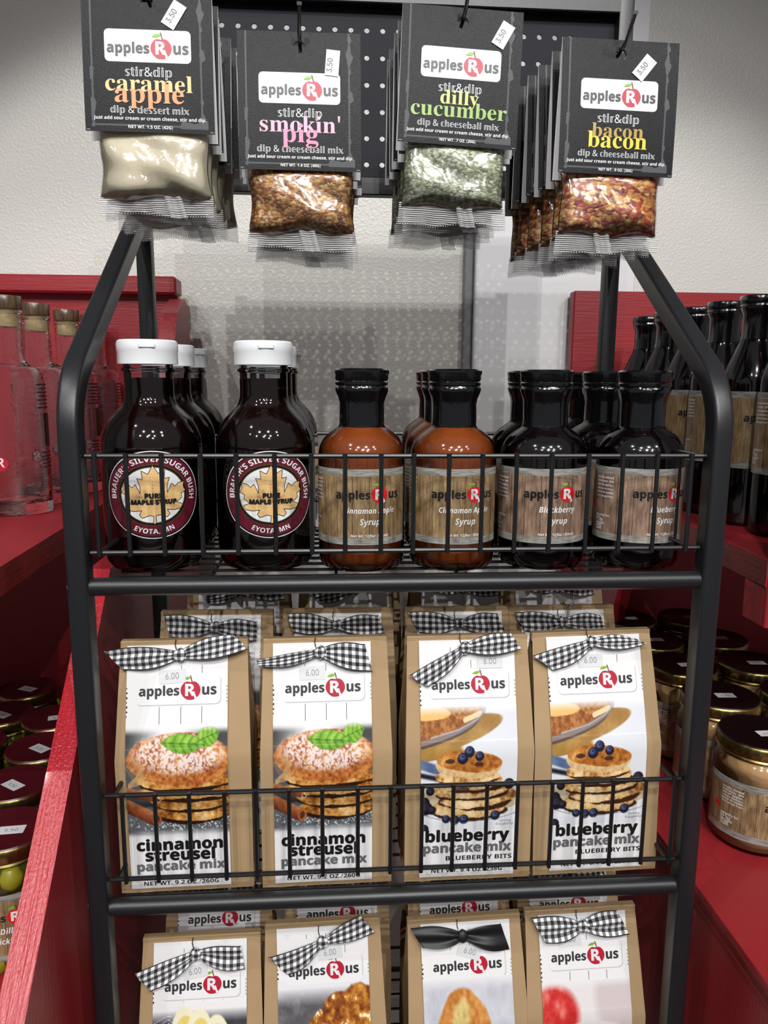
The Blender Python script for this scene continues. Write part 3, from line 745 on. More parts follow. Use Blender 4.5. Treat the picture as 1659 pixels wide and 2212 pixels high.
# clear spirit bottles on the left red shelf
SB = [(.0290,0),(.0335,.001),(.0345,.004),(.0340,.06),(.0335,.150),(.0325,.1555)]+smooth([(.0325,.1555),(.0290,.161),(.0215,.1645),(.0175,.168),(.0160,.176),(.0157,.190)], 4)[1:]+[(.0157,.2195),(.0168,.2205),(.0168,.2240)]
def spirit_bottle(label, loc, ang=0):
    t = thing('spirit_bottle', label, 'bottle', loc, (0,0,ang), 'clear spirit bottles on the left red shelf')
    outer = SB; inn = [(.0001,.0165),(.0230,.0155),(.0295,.0135),(.0315,.018)]+[(r-.0028, z) for r, z in SB if z >= .06]
    prof = outer+[(inn[-1][0], outer[-1][1])]+inn[::-1][1:]
    obj('glass_body', MB().lathe([(.0001,.002)]+prof, M_CLEAR, 48), t)
    obj('cork', MB().lathe([(.0112,.2060),(.0122,.2075),(.0122,.2270)], M_CORK, 24), t)
    obj('wooden_stopper', MB().lathe([(.0125,.2245),(.0158,.2252),(.0162,.2262),(.0162,.2375),(.0155,.2392),(.0001,.2394)], M_DWOOD, 32), t)
    A = Art(); A.rect(.052,.075,.085,.112,M_GREEN,0,8,1)
    for i in range(7): A.rect(.040+.004*(i % 2), .118+i*.0042, .088-.006*(i % 3), .1195+i*.0042, M_INK, 0, 8, 1)
    for i in range(5): A.rect(.042, .052+i*.004, .080-.005*(i % 3), .0532+i*.004, M_INK, 0, 8, 1)
    A.text('R', -.004, .055, .008, M_WINK, 1, 'sansb', 0); A.poly(apple_shape(-.004,.059,.016), M_APPLE, 0)
    obj('printed_decoration', A.lay(cyl(.0345), md=.005), t)
    return t
s1 = spirit_bottle('clear spirit bottle with dark stopper, nearest the left edge of the photo', (-.4080,.330,1.2), 0)
dup(s1, (-.4070,.412,1.2), 'clear spirit bottle with dark stopper, second from the left edge', (0,0,.3))
dup(s1, (-.4000,.500,1.2), 'clear spirit bottle with dark stopper, beside the slanted rack post', (0,0,-.2))
dup(s1, (-.3900,.577,1.2), 'clear spirit bottle farthest back, seen behind the slanted rack post', (0,0,.1))

# tall dark syrup bottles on the right red shelf
TB = [(.0270,0),(.0310,.0015),(.0325,.006),(.0328,.014),(.0328,.120)]+smooth([(.0328,.150),(.0322,.157),(.0290,.168),(.0235,.182),(.0185,.194),(.0168,.203),(.0165,.214)], 5)
def tall_bottle(label, loc, ang=0):
    t = thing('tall_syrup_bottle', label, 'bottle', loc, (0,0,ang), 'tall dark bottles on the right red shelf')
    obj('glass_body', MB().lathe(TB+[(.0165,.228)], M_GLASS, 44), t)
    obj('syrup', MB().lathe([(max(r-.0012,.0001), z+(.002 if z < .01 else 0)) for r, z in TB if z < .2], M_BERRY, 44), t)
    obj('shrink_sleeve', MB().lathe([(.0180,.196),(.0172,.203),(.0169,.214),(.0171,.222),(.0200,.2275),(.0198,.2300)], M_SLEEVE, 44, rough_r), t)
    obj('cap', MB().lathe([(.0195,.2290),(.0205,.2300),(.0200,.2320),(.0208,.2335),(.0208,.2395),(.0198,.2410),(.0001,.2408)], M_CAPB, 60, lambda a, z: 1+(.012*sin(a*36) if .2338 < z < .2398 else 0)), t)
    obj('paper_label', wood_label(.0330, .062, .1420, -.080, .040, M_WOODL, [('Syrup', .016)], s=1.18), t)
    return t
tb = tall_bottle('tall dark bottle with wood label, front right behind the red post', (.402,.172,1.2), RAD(14))
for i, (x, y, lb_) in enumerate([(.398,.240,'second tall dark bottle from the red post on the right shelf'),(.396,.308,'third tall dark bottle from the red post on the right shelf'),
        (.394,.376,'tall dark bottle on the right shelf, seen above the bend of the rack post'),(.392,.444,'tall dark bottle on the right shelf, partly behind the slanted rack post'),(.392,.515,'tall dark bottle farthest back on the right shelf, left of the slanted post')]):
    dup(tb, (x,y,1.2), lb_, (0,0,RAD(12-3*i)))

# jars
def jar(name, label, loc, group, r, h, content, lidtop, ang=0, rim=M_GOLD, lines=(('Butter',.02),), lab=True, chunks=None, wood=M_WOODL):
    t = thing(name, label, 'jar', loc, (0,0,ang), group)
    P = [(r*.80,0),(r*.93,.0015),(r*.995,.008),(r,.016),(r,h*.70)]+smooth([(r,h*.72),(r*.985,h*.77),(r*.93,h*.815),(r*.885,h*.84)],4)+[(r*.88,h*.93)]
    obj('glass_body', MB().lathe(P, M_GLASS, 44), t)
    obj('contents', MB().lathe([(q-.0014, z+(.002 if z < .01 else 0)) for q, z in P if z < h*.86]+[(.0001,h*.85)], content, 44), t)
    rl = r*.955
    lid = obj('lid', MB().lathe([(rl*.97,h*.865),(rl,h*.87),(rl*.975,h*.885),(rl*.985,h*.893),(rl*1.0,h*.90),(rl*1.0,h*.975),(rl*.985,h*.99),(rl*.96,h)], rim, 90, lambda a, z: 1+(.008*sin(a*60) if h*.899 < z < h*.98 else 0)), t)
    obj('lid_top', MB().lathe([(.0001,h*1.001),(rl*.90,h*1.001),(rl*.955,h*1.006),(rl*.975,h*.997),(rl*.97,h*.985)], lidtop, 60), lid)
    A = Art(); q = .0085; A.rrect(0,0,.021,.012,.0006,M_STICK,0); A.text('6.50' if rim is M_GOLD and lidtop is M_LIDDK else '5.50', 0, -.0022, .010, M_INK3, 1, 'sans', 0)
    st = Euler((0,0,random.uniform(-.9,.9))).to_matrix()
    obj('price_sticker', A.lay(lambda u, w, hh: tuple(st @ Vector((u+.004, w-.003, 0))+Vector((0,0,h*1.002+hh)))), t)
    if lab: obj('paper_label', wood_label(r+.0003, h*.13, h*.66, -.092, .046, wood, lines, s=r/.0345*.95, tsz=lines, net=None), t)
    if chunks:
        for (a, z, rr) in chunks:
            mb = MB().lathe([(.0001,-rr*1.1),(rr*.6,-rr*.9),(rr,-rr*.3),(rr,rr*.3),(rr*.6,rr*.9),(.0001,rr*1.1)], M_PICKLEY, 16); obj('pickle', mb, t, ((r-rr*.72)*sin(a), -(r-rr*.72)*cos(a), z))
    return t
JB = [(.371,.122),(.450,.052),(.376,.214),(.376,.306),(.376,.398),(.378,.490),(.469,.215),(.466,.308),(.466,.400),(.470,.492)]
JL = ['large jar of tan butter with a gold lid, front of the lower right shelf','tan butter jar cut off by the right edge of the photo','gold lidded jar directly behind the large front jar','gold lidded jar behind the rack post, third in its row',
      'gold lidded jar right of the pancake bags, fourth in its row','gold lidded jar farthest back beside the bags','gold lidded jar at the right photo edge above the front jar','gold lidded jar with slanted sticker in the second row from the rack','gold lidded jar in the shade, second row from the rack, near the back','gold lidded jar farthest back in the second row from the rack']
j0 = jar('butter_jar', JL[0], (JB[0][0],JB[0][1],.9), 'gold lidded jars on the lower right shelf', .0435, .110, M_BUTTER, M_LIDDK, RAD(20))
for i in range(1, len(JB)):
    dup(j0, (JB[i][0],JB[i][1],.9), JL[i], (0,0,RAD(20+random.uniform(-8,8)) if i > 1 else RAD(18)))
PJ = [(-.325,.046),(-.350,.121),(-.352,.192),(-.398,.060+.0),(-.362,.262),(-.424,.275),(-.424,.347),(-.425,.130),(-.425,.203)]
PJL = ['pickle jar with maroon lid at the front beside the sloping red board','maroon lidded jar directly behind the front pickle jar','maroon lidded jar touching the sloping red board, third back','maroon lidded jar cut off by the left photo edge, lowest',
       'maroon lidded jar half hidden by the sloping red board, fourth back','maroon lidded jar left of the fourth one back','maroon lidded jar farthest back on the lower left shelf','maroon lidded jar at the left photo edge, second from the front','maroon lidded jar at the left photo edge, third from the front']
pj = jar('pickle_jar', PJL[0], (PJ[0][0],PJ[0][1],.87), 'maroon lidded jars on the lower left shelf', .0355, .110, M_PICKLE, M_LIDRED, RAD(12), lines=[('Dill',.010),('Pickles',.020)],
         chunks=[(.2,.083,.010),(-.9,.080,.010),(1.0,.079,.009),(.9,.010,.009),(-.3,.010,.010),(2.2,.082,.010)])
for i in range(1, len(PJ)): dup(pj, (PJ[i][0],PJ[i][1],.87), PJL[i], (0,0,random.uniform(-.6,.6)))
# dark bottles standing at the back of the lower right shelf, under the bottle shelf
# ------------------------------------------------------------------ printed photographs as vertex colour
def vn(h, w, fx, fy, seed):
    r = np.random.RandomState(seed); gx, gy = int(fx)+3, int(fy)+3; G = r.rand(gy, gx)
    y = np.linspace(0, fy, h); x = np.linspace(0, fx, w); yi = y.astype(int); xi = x.astype(int); ty = y-yi; tx = x-xi
    ty = ty*ty*(3-2*ty); tx = tx*tx*(3-2*tx)
    a = G[yi][:,xi]; b = G[yi][:,xi+1]; c = G[yi+1][:,xi]; d = G[yi+1][:,xi+1]
    tx = tx[None,:]; ty = ty[:,None]
    return (a*(1-tx)+b*tx)*(1-ty)+(c*(1-tx)+d*tx)*ty
def fbm(h, w, f, seed, o=4):
    s = 0; A = .5; t = 0
    for k in range(o): s = s+A*vn(h, w, f*2**k, f*2**k*h/w, seed+k); t += A; A *= .6
    return s/t
class Pic:
    def __init__(s, w, h, aspect):
        s.w, s.h = w, h; s.c = np.ones((h, w, 3)); X = np.linspace(0, 1, w); Y = np.linspace(0, 1, h)
        s.X, s.Y = np.meshgrid(X, Y); s.asp = aspect
    def put(s, mask, rgb):
        rgb = np.array(rgb, float); rgb = rgb/255 if rgb.ndim == 1 else rgb; m = np.clip(mask, 0, 1)[...,None]; s.c = s.c*(1-m)+rgb*m
    def ell(s, cx, cy, rx, ry, rot=0, soft=.04, jag=0, seed=1, fq=5):
        dx, dy = s.X-cx, s.Y-cy; c, q = cos(rot), sin(rot); a = (dx*c+dy*q)/rx; b = (-dx*q+dy*c)/ry
        d = np.sqrt(a*a+b*b)
        if jag: d = d+jag*1.6*(fbm(s.h, s.w, fq, seed, 5)-.5)
        return np.clip((1-d)/soft, 0, 1)
    def leaf(s, cx, cy, L, W, rot, seed=0):
        dx, dy = s.X-cx, s.Y-cy; c, q = cos(rot), sin(rot); a = (dx*c+dy*q)/L; b = (-dx*q+dy*c)
        e = W*np.clip(1-np.abs(a)**2.2, 0, 1)*(1+.10*np.abs(np.sin(a*20+seed)))*(np.abs(a) < 1)
        m = np.clip((e-np.abs(b))/.008, 0, 1); v = np.abs(np.sin(a*9-np.abs(b)*26+seed)); n = fbm(s.h, s.w, 22, 70+seed, 3)
        s.put(m*.5, (40,70,20)); s.put(np.clip((e-.004-np.abs(b))/.008, 0, 1), s.tint(.25+.45*v**.5+.5*(n-.5)-.35*(np.abs(b) < .005)+.12*(b < 0), [(0,(44,88,14)),(.5,(92,148,34)),(1,(170,212,84))]))
    def line(s, pts, wd, soft=.004):
        m = np.zeros_like(s.X)
        for (x0,y0),(x1,y1) in zip(pts[:-1], pts[1:]):
            dx, dy = x1-x0, y1-y0; t = np.clip(((s.X-x0)*dx+(s.Y-y0)*dy)/(dx*dx+dy*dy+1e-9), 0, 1)
            d = np.hypot(s.X-x0-t*dx, s.Y-y0-t*dy); m = np.maximum(m, np.clip((wd-d)/soft, 0, 1))
        return m
    def tint(s, n, stops):
        n = np.clip(n, 0, 1); xs = [p for p, _ in stops]; return np.stack([np.interp(n, xs, [c[k]/255 for _, c in stops]) for k in range(3)], -1)
GOLD = [(0,(84,44,16)),(.35,(158,92,34)),(.6,(206,148,74)),(1,(240,204,146))]
def pic_cinnamon(w=140, h=150):
    p = Pic(w, h, 1); X, Y = p.X, p.Y; n1 = fbm(h, w, 8, 3); n2 = fbm(h, w, 30, 9, 3)
    p.put(np.ones_like(X), (226,226,228))
    p.put(np.clip((Y-.02)/.07,0,1)*np.clip(np.abs(X-.45)*3-.3,0,1)*np.clip((.55-Y)/.2,0,1), (62,62,64))
    p.put(np.clip((Y-.14)/.1,0,1), (84,84,88))
    p.put(np.clip((Y-.6)/.1,0,1), (46,44,46))
    p.put(p.ell(.55,.84,.75,.15,0,.08), (92,96,100)); sp = (vn(h, w, 90, 90, 5) > .72)*p.ell(.55,.86,.62,.10,0,.2); p.put(sp*.9, (214,216,220))
    for i, (cx, cy, rx, ry) in enumerate([(.66,.775,.36,.085),(.64,.675,.40,.08),(.60,.575,.46,.085),(.58,.475,.50,.09)]):
        p.put(p.ell(cx,cy+.03,rx*1.0,ry,0,.05,.30,i), (40,20,10))
        m = p.ell(cx,cy,rx,ry,0,.05,.34,i+4); edge = np.clip((Y-cy)/ry*.5+.55,0,1)
        p.put(m, p.tint(.50+1.3*(n1-.5)+.8*(n2-.5)+.30*(edge-.5), GOLD))
    m = p.ell(.54,.30,.53,.235,.03,.03,.10,8); p.put(m, p.tint(.15+.9*n1+.6*(n2-.5), [(0,(96,42,26)),(.4,(158,86,48)),(.75,(214,152,92)),(1,(240,206,150))]))
    rimm = p.ell(.54,.30,.53,.235,.03,.03,.10,8)*(1-p.ell(.52,.26,.49,.19,.03,.12)); p.put(rimm*.75, p.tint(n2, [(0,(96,40,18)),(.5,(186,104,44)),(1,(232,170,92))]))
    n3 = vn(h, w, 70, 70, 77); sug = p.ell(.52,.25,.50,.20,.03,.30)*np.clip((n2*.5+n3*.6-.38)*4,0,1); p.put(sug*.9, (242,228,230))
    p.leaf(.80,.115,.135,.085,-.35,3); p.leaf(.56,.165,.225,.085,.06,1)
    for k in range(9):
        pts = [(.0+.03*k*.4, .36+.02*k), (.07+.012*k, .28+.012*k), (.15+.003*k, .31+.02*k), (.12-.008*k,.42+.012*k), (.02,.50+.006*k)]
        p.put(p.line(pts, .0045), (196-8*(k % 3),158-8*(k % 3),106))
    p.put(p.line([(.0,.54),(.14,.50),(.30,.30)], .005), (206,172,120)); p.put(p.line([(.14,.44),(.26,.46)], .004), (206,172,120))
    for x0,y0,x1,y1,wd in ((.0,.565,.26,.635,.042),(.0,.70,.27,.835,.066)):
        m = p.line([(x0,y0),(x1,y1)], wd, .012); t = (Y-(y0+(y1-y0)*(X-x0)/(x1-x0)))/wd
        p.put(m, p.tint(.5-.35*t+.5*(n2-.5), [(0,(72,30,14)),(.5,(146,76,42)),(1,(200,134,90))]))
    p.put(p.ell(.31,.64,.03,.045,.3,.1)*(1-p.ell(.31,.64,.02,.03,.3,.1)), (206,148,104)); p.put(p.ell(.285,.835,.045,.065,.3,.1), (168,96,56)); p.put(p.ell(.285,.835,.025,.04,.3,.1), (90,42,22))
    p.put(np.clip((Y-.93)/.06,0,1), (224,224,228)); p.put(np.clip((.07-Y)/.06,0,1), (232,231,232))
    return p
def pic_blueberry(w=140, h=150):
    p = Pic(w, h, 1); X, Y = p.X, p.Y; n1 = fbm(h, w, 9, 13); n2 = fbm(h, w, 32, 19, 3)
    p.put(np.ones_like(X), (222,224,230)); p.put(np.clip((X-.6)/.4,0,1)*np.clip((.5-Y)*2,0,1)*.4, (200,206,216))
    bd = p.ell(.22,.24,.66,.115,-.22,.04); p.put(bd, p.tint(.3+.6*n1, [(0,(112,78,36)),(.5,(158,118,62)),(1,(198,164,104))]))
    p.put(p.ell(.05,.36,.40,.06,-.1,.1), p.tint(n1, [(0,(150,110,52)),(1,(196,158,92))]))
    bw = p.ell(.10,.13,.60,.165,-.20,.03); p.put(bw*.85, (132,120,122)); p.put(p.ell(.10,.12,.56,.125,-.20,.05), p.tint(.2+.7*n2, [(0,(58,24,10)),(.5,(150,86,36)),(1,(232,186,124))]))
    p.put(p.ell(.06,.055,.26,.055,0,.06), (228,184,112)); p.put(p.line([(.46,.11),(.62,.06)], .022), (236,206,160)); p.put(p.ell(.10,.205,.52,.10,-.20,.03)*(1-p.ell(.10,.185,.54,.10,-.20,.06))*.8, (70,58,60))
    p.put(p.line([(.66,.04),(.58,.11),(.40,.18),(.10,.24)], .006), (176,184,196))
    p.put(p.line([(.0,.44),(.24,.51)], .05, .02), p.tint(n1, [(0,(60,78,116)),(1,(124,144,186))])); p.put(p.line([(0,.53),(.16,.56)], .03, .02), (30,32,44))
    p.put(p.ell(.52,.76,.62,.175,0,.015), (70,74,110)); p.put(p.ell(.52,.757,.615,.170,0,.02), (226,226,230)); p.put(p.ell(.52,.735,.56,.135,0,.04), (196,180,150))
    p.put(p.ell(.52,.89,.60,.06,0,.2)*.5, (236,238,242))
    for i, (cx, cy, rx, ry) in enumerate([(.51,.815,.41,.085),(.58,.735,.40,.08),(.52,.665,.39,.07),(.52,.605,.36,.06),(.49,.545,.33,.06)]):
        p.put(p.ell(cx+.01,cy+.025,rx,ry,0,.05,.3,i), (60,32,18)); m = p.ell(cx,cy,rx,ry,-.05*(i % 2),.05,.36,i+30)
        p.put(m, p.tint(.60+1.1*(n1-.5)+.8*(n2-.5)-.30*np.clip((cy-Y)/ry,-.3,1), [(0,(92,46,18)),(.35,(166,104,48)),(.6,(222,180,118)),(1,(244,220,176))]))
    p.put(p.ell(.50,.462,.345,.105,.04,.04,.16,4), p.tint(.5+.9*(n2-.5), [(0,(190,146,90)),(1,(242,216,170))])); m = p.ell(.51,.425,.345,.09,.06,.05,.16,4)
    p.put(m, p.tint(.10+1.0*n1+.7*(n2-.5), [(0,(92,42,14)),(.4,(168,98,38)),(.75,(208,146,72)),(1,(236,196,130))]))
    p.put(p.ell(.30,.42,.05,.02)*.8, (50,28,30)); p.put(p.ell(.60,.45,.05,.018)*.8, (56,28,30)); p.put(p.ell(.42,.655,.09,.018)*.7, (40,24,34))
    def berry(cx, cy, r, dk=False):
        r *= 1.18
        p.put(p.ell(cx,cy,r,r*.83,0,.12), (26,28,48) if not dk else (24,20,28)); p.put(p.ell(cx-r*.15,cy-r*.2,r*.72,r*.55,0,.6), (82,96,142) if not dk else (58,54,66)); p.put(p.ell(cx,cy-r*.25,r*.28,r*.2,0,.4), (34,38,66))
    for b in ((.43,.400,.050),(.50,.350,.048),(.605,.385,.042),(.27,.905,.038),(.36,.915,.045),(.455,.91,.045),(.785,.885,.045)): berry(*b)
    for b in ((.10,.665,.04),(.04,.76,.05),(.06,.81,.06),(.12,.825,.04),(.92,.62,.05)): berry(*b, True)
    p.put(np.clip((Y-.93)/.06,0,1), (222,224,230)); berry(.04, .985, .045, True); p.put(np.clip((.07-Y)/.07,0,1), (232,231,232))
    return p
def pic_lemon(w=120, h=60):
    p = Pic(w, h, 1); n = fbm(h, w, 9, 5); p.put(np.ones_like(p.X), (232,231,232)); p.put(np.clip((p.Y-.12)/.2,0,1), p.tint(n, [(0,(40,40,46)),(1,(80,80,88))]))
    for k in range(4): p.put(p.line([(-.02,.62-.1*k),(.15,.38-.06*k),(.30,.22)], .006), (206,196,216))
    p.put(p.ell(.08,.95,.12,.25), (120,60,70))
    for cx, cy in ((.34,.55),(.50,.60),(.68,.70)):
        p.put(p.ell(cx,cy,.155,.50,0,.05), (236,230,200)); p.put(p.ell(cx+.01,cy+.06,.125,.42,0,.05), (226,204,112))
        for a in range(6): p.put(p.line([(cx+.01,cy+.1),(cx+.01+.12*cos(a),cy+.1-.4*abs(sin(a)))], .004), (244,236,200))
    return p
def pic_glazed(w=120, h=80):
    p = Pic(w, h, 1); n = fbm(h, w, 9, 25); n2 = fbm(h, w, 20, 26); p.put(np.ones_like(p.X), (226,226,230)); p.put(np.clip((p.Y-.10)/.2,0,1)*.9, p.tint(n*.6+p.X*.4, [(0,(150,150,156)),(.4,(70,68,72)),(1,(120,116,118))]))
    for cx, cy, rx, ry in ((.62,.72,.34,.45),(.84,.50,.30,.42),(.48,.92,.22,.3),(.70,.38,.22,.22)):
        p.put(p.ell(cx,cy,rx,ry,.2,.05,.15,int(cx*50)), p.tint(.1+.9*n2+.3*(n-.5), [(0,(50,20,6)),(.45,(134,68,24)),(.7,(204,140,52)),(1,(250,226,150))]))
    p.put((n2 > .68)*p.ell(.7,.65,.38,.5)*.9, (250,240,214)); return p
def pic_loaf(w=120, h=60):
    p = Pic(w, h, 1); n = fbm(h, w, 9, 35); n2 = fbm(h, w, 24, 36); p.put(np.ones_like(p.X), p.tint(n, [(0,(178,178,190)),(1,(222,222,228))])); p.put(np.clip((.15-p.Y)/.15,0,1), (230,230,232))
    p.put(p.ell(.44,.90,.34,.78,0,.05,.10,3), p.tint(n2, [(0,(150,84,30)),(.5,(200,132,62)),(1,(228,176,108))])); p.put(p.ell(.40,.52,.10,.36,.15,.3,.5,4), p.tint(n2, [(0,(176,140,70)),(1,(244,228,166))])); return p
def pic_crisp(w=120, h=60):
    p = Pic(w, h, 1); n = fbm(h, w, 9, 45); p.put(np.ones_like(p.X), (226,222,222)); p.put(p.ell(.85,.25,.30,.7,0,.3)*.5, (190,170,172)); p.put(p.ell(.12,.48,.32,.48,0,.25), p.tint(n+.2*(1-p.X), [(0,(150,24,26)),(.6,(206,50,46)),(1,(236,150,140))]))
    p.put(np.clip((.12-p.Y)/.12,0,1), (230,230,232)); p.put(p.ell(.55,1.05,.60,.48,0,.06), (226,218,220)); p.put(p.ell(.56,1.12,.5,.40,0,.08,.1,4), p.tint(n, [(0,(170,110,56)),(1,(226,186,130))])); return p
def lay_pic(mb, pic, x0, x1, w0, w1, fn, h=.00024):
    """adds the picture as a dense grid; returns colours for its vertices"""
    start = len(mb.v); P = pic; U = np.linspace(x0, x1, P.w); Wv = np.linspace(w1, w0, P.h)
    V = [fn(u, wv, h) for wv in Wv for u in U]
    F = [(j*P.w+i, (j+1)*P.w+i, (j+1)*P.w+i+1, j*P.w+i+1) for j in range(P.h-1) for i in range(P.w-1)]
    mb.add(V, F, M_PHOTO, [(0,0)]*len(V)); c = np.clip(P.c, 0, 1).reshape(-1, 3)
    lin = np.where(c <= .04045, c/12.92, ((c+.055)/1.055)**2.4); return start, lin

# ------------------------------------------------------------------ kraft paper bags
BW, BD, BH1, BTOP, BR = .107, .060, .117, .101, .205
PHI = math.atan2(BD/2-.003, BR-BH1); SL = (BR-BH1)/cos(PHI)
def face(u, w, h):
    """bag front: upright to the crease, then leaning back to the ridge"""
    a = PHI; e = .008
    if w < BH1-e: y, z, t = -BD/2, w, 0
    elif w > BH1+e: y, z, t = -BD/2+(w-BH1)*sin(a), BH1+(w-BH1)*cos(a), a
    else:
        q = (w-BH1+e)/(2*e); t = a*q; y = -BD/2+e*q*q*sin(a)*1.0*1.0; z = BH1-e+2*e*q*(1-.0*(1-cos(a)))
        z = BH1-e+e*q*(1+ (1-q)+q*cos(a)) if False else (BH1-e)+2*e*q
    return (u, y-h*cos(t), z+h*sin(t))
def bag_mesh():
    mb = MB(); hw = BW/2; ht = BTOP/2
    def wid(w): return hw if w < BH1 else hw+(ht-hw)*((w-BH1)/SL)
    rows = [0,.003]+[BH1*k/5 for k in (1,2,3,4)]+[BH1-.004,BH1,BH1+.004]+[BH1+SL*k/5 for k in (1,2,3,4)]+[BH1+SL]
    def front(i, j, back=False):
        w = rows[j]; u = (i/6*2-1)*wid(w); x, y, z = face(u, w, 0)
        bul = .0012*sin(pi*i/6)*sin(pi*min(1, w/(BH1+SL)))+.0005*sin(i*2.1+j*1.3); y -= bul
        if w >= BH1 and i in (0,6): x *= 1.0
        return (x, -y if back else y, z)
    nr = len(rows)
    for back in (False, True):
        V = [front(i, j, back) for j in range(nr) for i in range(7)]
        F = [(j*7+i, j*7+i+1, (j+1)*7+i+1, (j+1)*7+i) for j in range(nr-1) for i in range(6)]
        mb.add(V, F if not back else [f[::-1] for f in F], M_KRAFT)
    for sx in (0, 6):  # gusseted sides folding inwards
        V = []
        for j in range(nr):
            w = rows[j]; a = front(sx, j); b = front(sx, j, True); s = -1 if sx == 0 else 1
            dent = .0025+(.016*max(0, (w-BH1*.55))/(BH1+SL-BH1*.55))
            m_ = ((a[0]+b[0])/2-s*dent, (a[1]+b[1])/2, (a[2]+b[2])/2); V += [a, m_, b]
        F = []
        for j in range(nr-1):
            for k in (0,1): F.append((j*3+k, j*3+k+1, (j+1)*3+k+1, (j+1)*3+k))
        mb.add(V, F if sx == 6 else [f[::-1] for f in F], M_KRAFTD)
    a, b, c, d = front(0,0), front(6,0), front(6,0,True), front(0,0,True); mb.add([a,b,c,d], [(3,2,1,0)], M_KRAFT)
    a, b, c, d = front(0,nr-1), front(6,nr-1), front(6,nr-1,True), front(0,nr-1,True)
    mb.add([a,b,c,d], [(0,1,2,3)], M_KRAFT)
    mb.box(-ht-.0006, ht+.0006, -.0036, .0036, BR-.0065, BR+.0012, M_KRAFT, .0008)
    return mb.mesh('paper_bag', 25)
BAGM = bag_mesh()
def label_mesh(kind, cx, tilt=0.0):
    A = Art(); hw = .040; w0, w1 = .0045, .2065
    fn0 = lambda u, w, h: face(u+cx+tilt*(w-.1), w, h+.0016)
    A.rect(-hw, w0, hw, w1, M_WHITE, 0, 4, 50)
    k = .0035
    # logo plate with thin grey lower and right outline
    pw, ph, cy = .066, .0225, .1705
    A.rrect(.0015, cy-.0004, pw+.0008, ph+.0008, .004, M_GREYLINE, 1); A.rrect(.0009, cy+.0003, pw+.0006, ph+.0006, .004, M_WHITE, 2)
    logo(A, .0005, cy-.001, .061, 3)
    for i, x in enumerate((-.014,.003,.0195)):
        if kind in ('cinnamon','lemon','glazed','crisp'): A.rect(x-.0002, .1435, x+.0002, .1575, M_INK, 1)
        A.rect(x-.0002, .1835, x+.0002, .190, M_INK, 1); A.rect(x-.0002, .197, x+.0002, .2005, M_INK, 1)
    for i in range(9): A.rect(-.040, .150+i*.0025+.001*(i % 3), -.0394+.0005*(i % 2), .1513+i*.0025+.001*(i % 3), M_INK, 1)
    for i in range(5): A.rect(.0392, .160+i*.003, .0397, .1612+i*.003, M_INK, 1)
    if kind == 'cinnamon':
        A.text('cinnamon', 0, .0385, .068, M_INK, 3, 'sansb', 0, emb=.0004, hs=.95); A.text('streusel', .0, .0292, .055, M_INK, 3, 'sansb', 0, emb=.0004, hs=.95)
        A.text('pancake mix', .0005, .0205, .070, M_INK3, 4, 'sansb', 0, hs=.95, emb=.0003); A.text('MAKES ABOUT 8 TO 10', .0, .0163, .060, M_INK, 3, 'sansb', 0, hs=.6) if False else None
        A.text('NET WT. 9.2 OZ./260G', 0, .0072, .060, M_INK, 3, 'sansb', 0, hs=.85)
    if kind == 'blueberry':
        A.text('blueberry', 0, .0370, .070, M_INK, 3, 'sansb', 0, emb=.0004, hs=.95); A.text('pancake mix', 0, .0270, .074, M_INK3, 4, 'sansb', 0, hs=.95, emb=.0003)
        A.text('BLUEBERRY BITS', .010, .0195, .056, M_INK, 3, 'sansb', 0, hs=.8)
        A.text('NET WT. 8.4 OZ./238G', 0, .0085, .060, M_INK, 3, 'sansb', 0, hs=.85)
        A.text('Serving', .031, .0535, .010, M_INKG, 3, 'sans', 0); A.text('Suggestion', .031, .0505, .015, M_INKG, 3, 'sans', 0)
    mb = A.lay(fn0)
    pic = {'cinnamon': (pic_cinnamon, .0500, .1440), 'blueberry': (pic_blueberry, .0470, .1530), 'lemon': (pic_lemon, .1030, .1570),
           'glazed': (pic_glazed, .0900, .1640), 'loaf': (pic_loaf, .0900, .1600), 'crisp': (pic_crisp, .0900, .1500)}.get(kind)
    cols = None
    if pic: st, lin = lay_pic(mb, pic[0](), -hw, hw, pic[1], pic[2], fn0, .00034)
    me = mb.mesh('front_label', 60)
    if pic:
        arr = np.ones((len(me.vertices), 4), dtype=np.float32); arr[st:st+len(lin), :3] = lin
        ca = me.color_attributes.new('ink', 'FLOAT_COLOR', 'POINT'); ca.data.foreach_set('color', arr.ravel())
    return me
LM = {}
def get_label(kind, cx):
    if (kind, cx) not in LM: LM[(kind, cx)] = label_mesh(kind, cx)
    return LM[(kind, cx)]
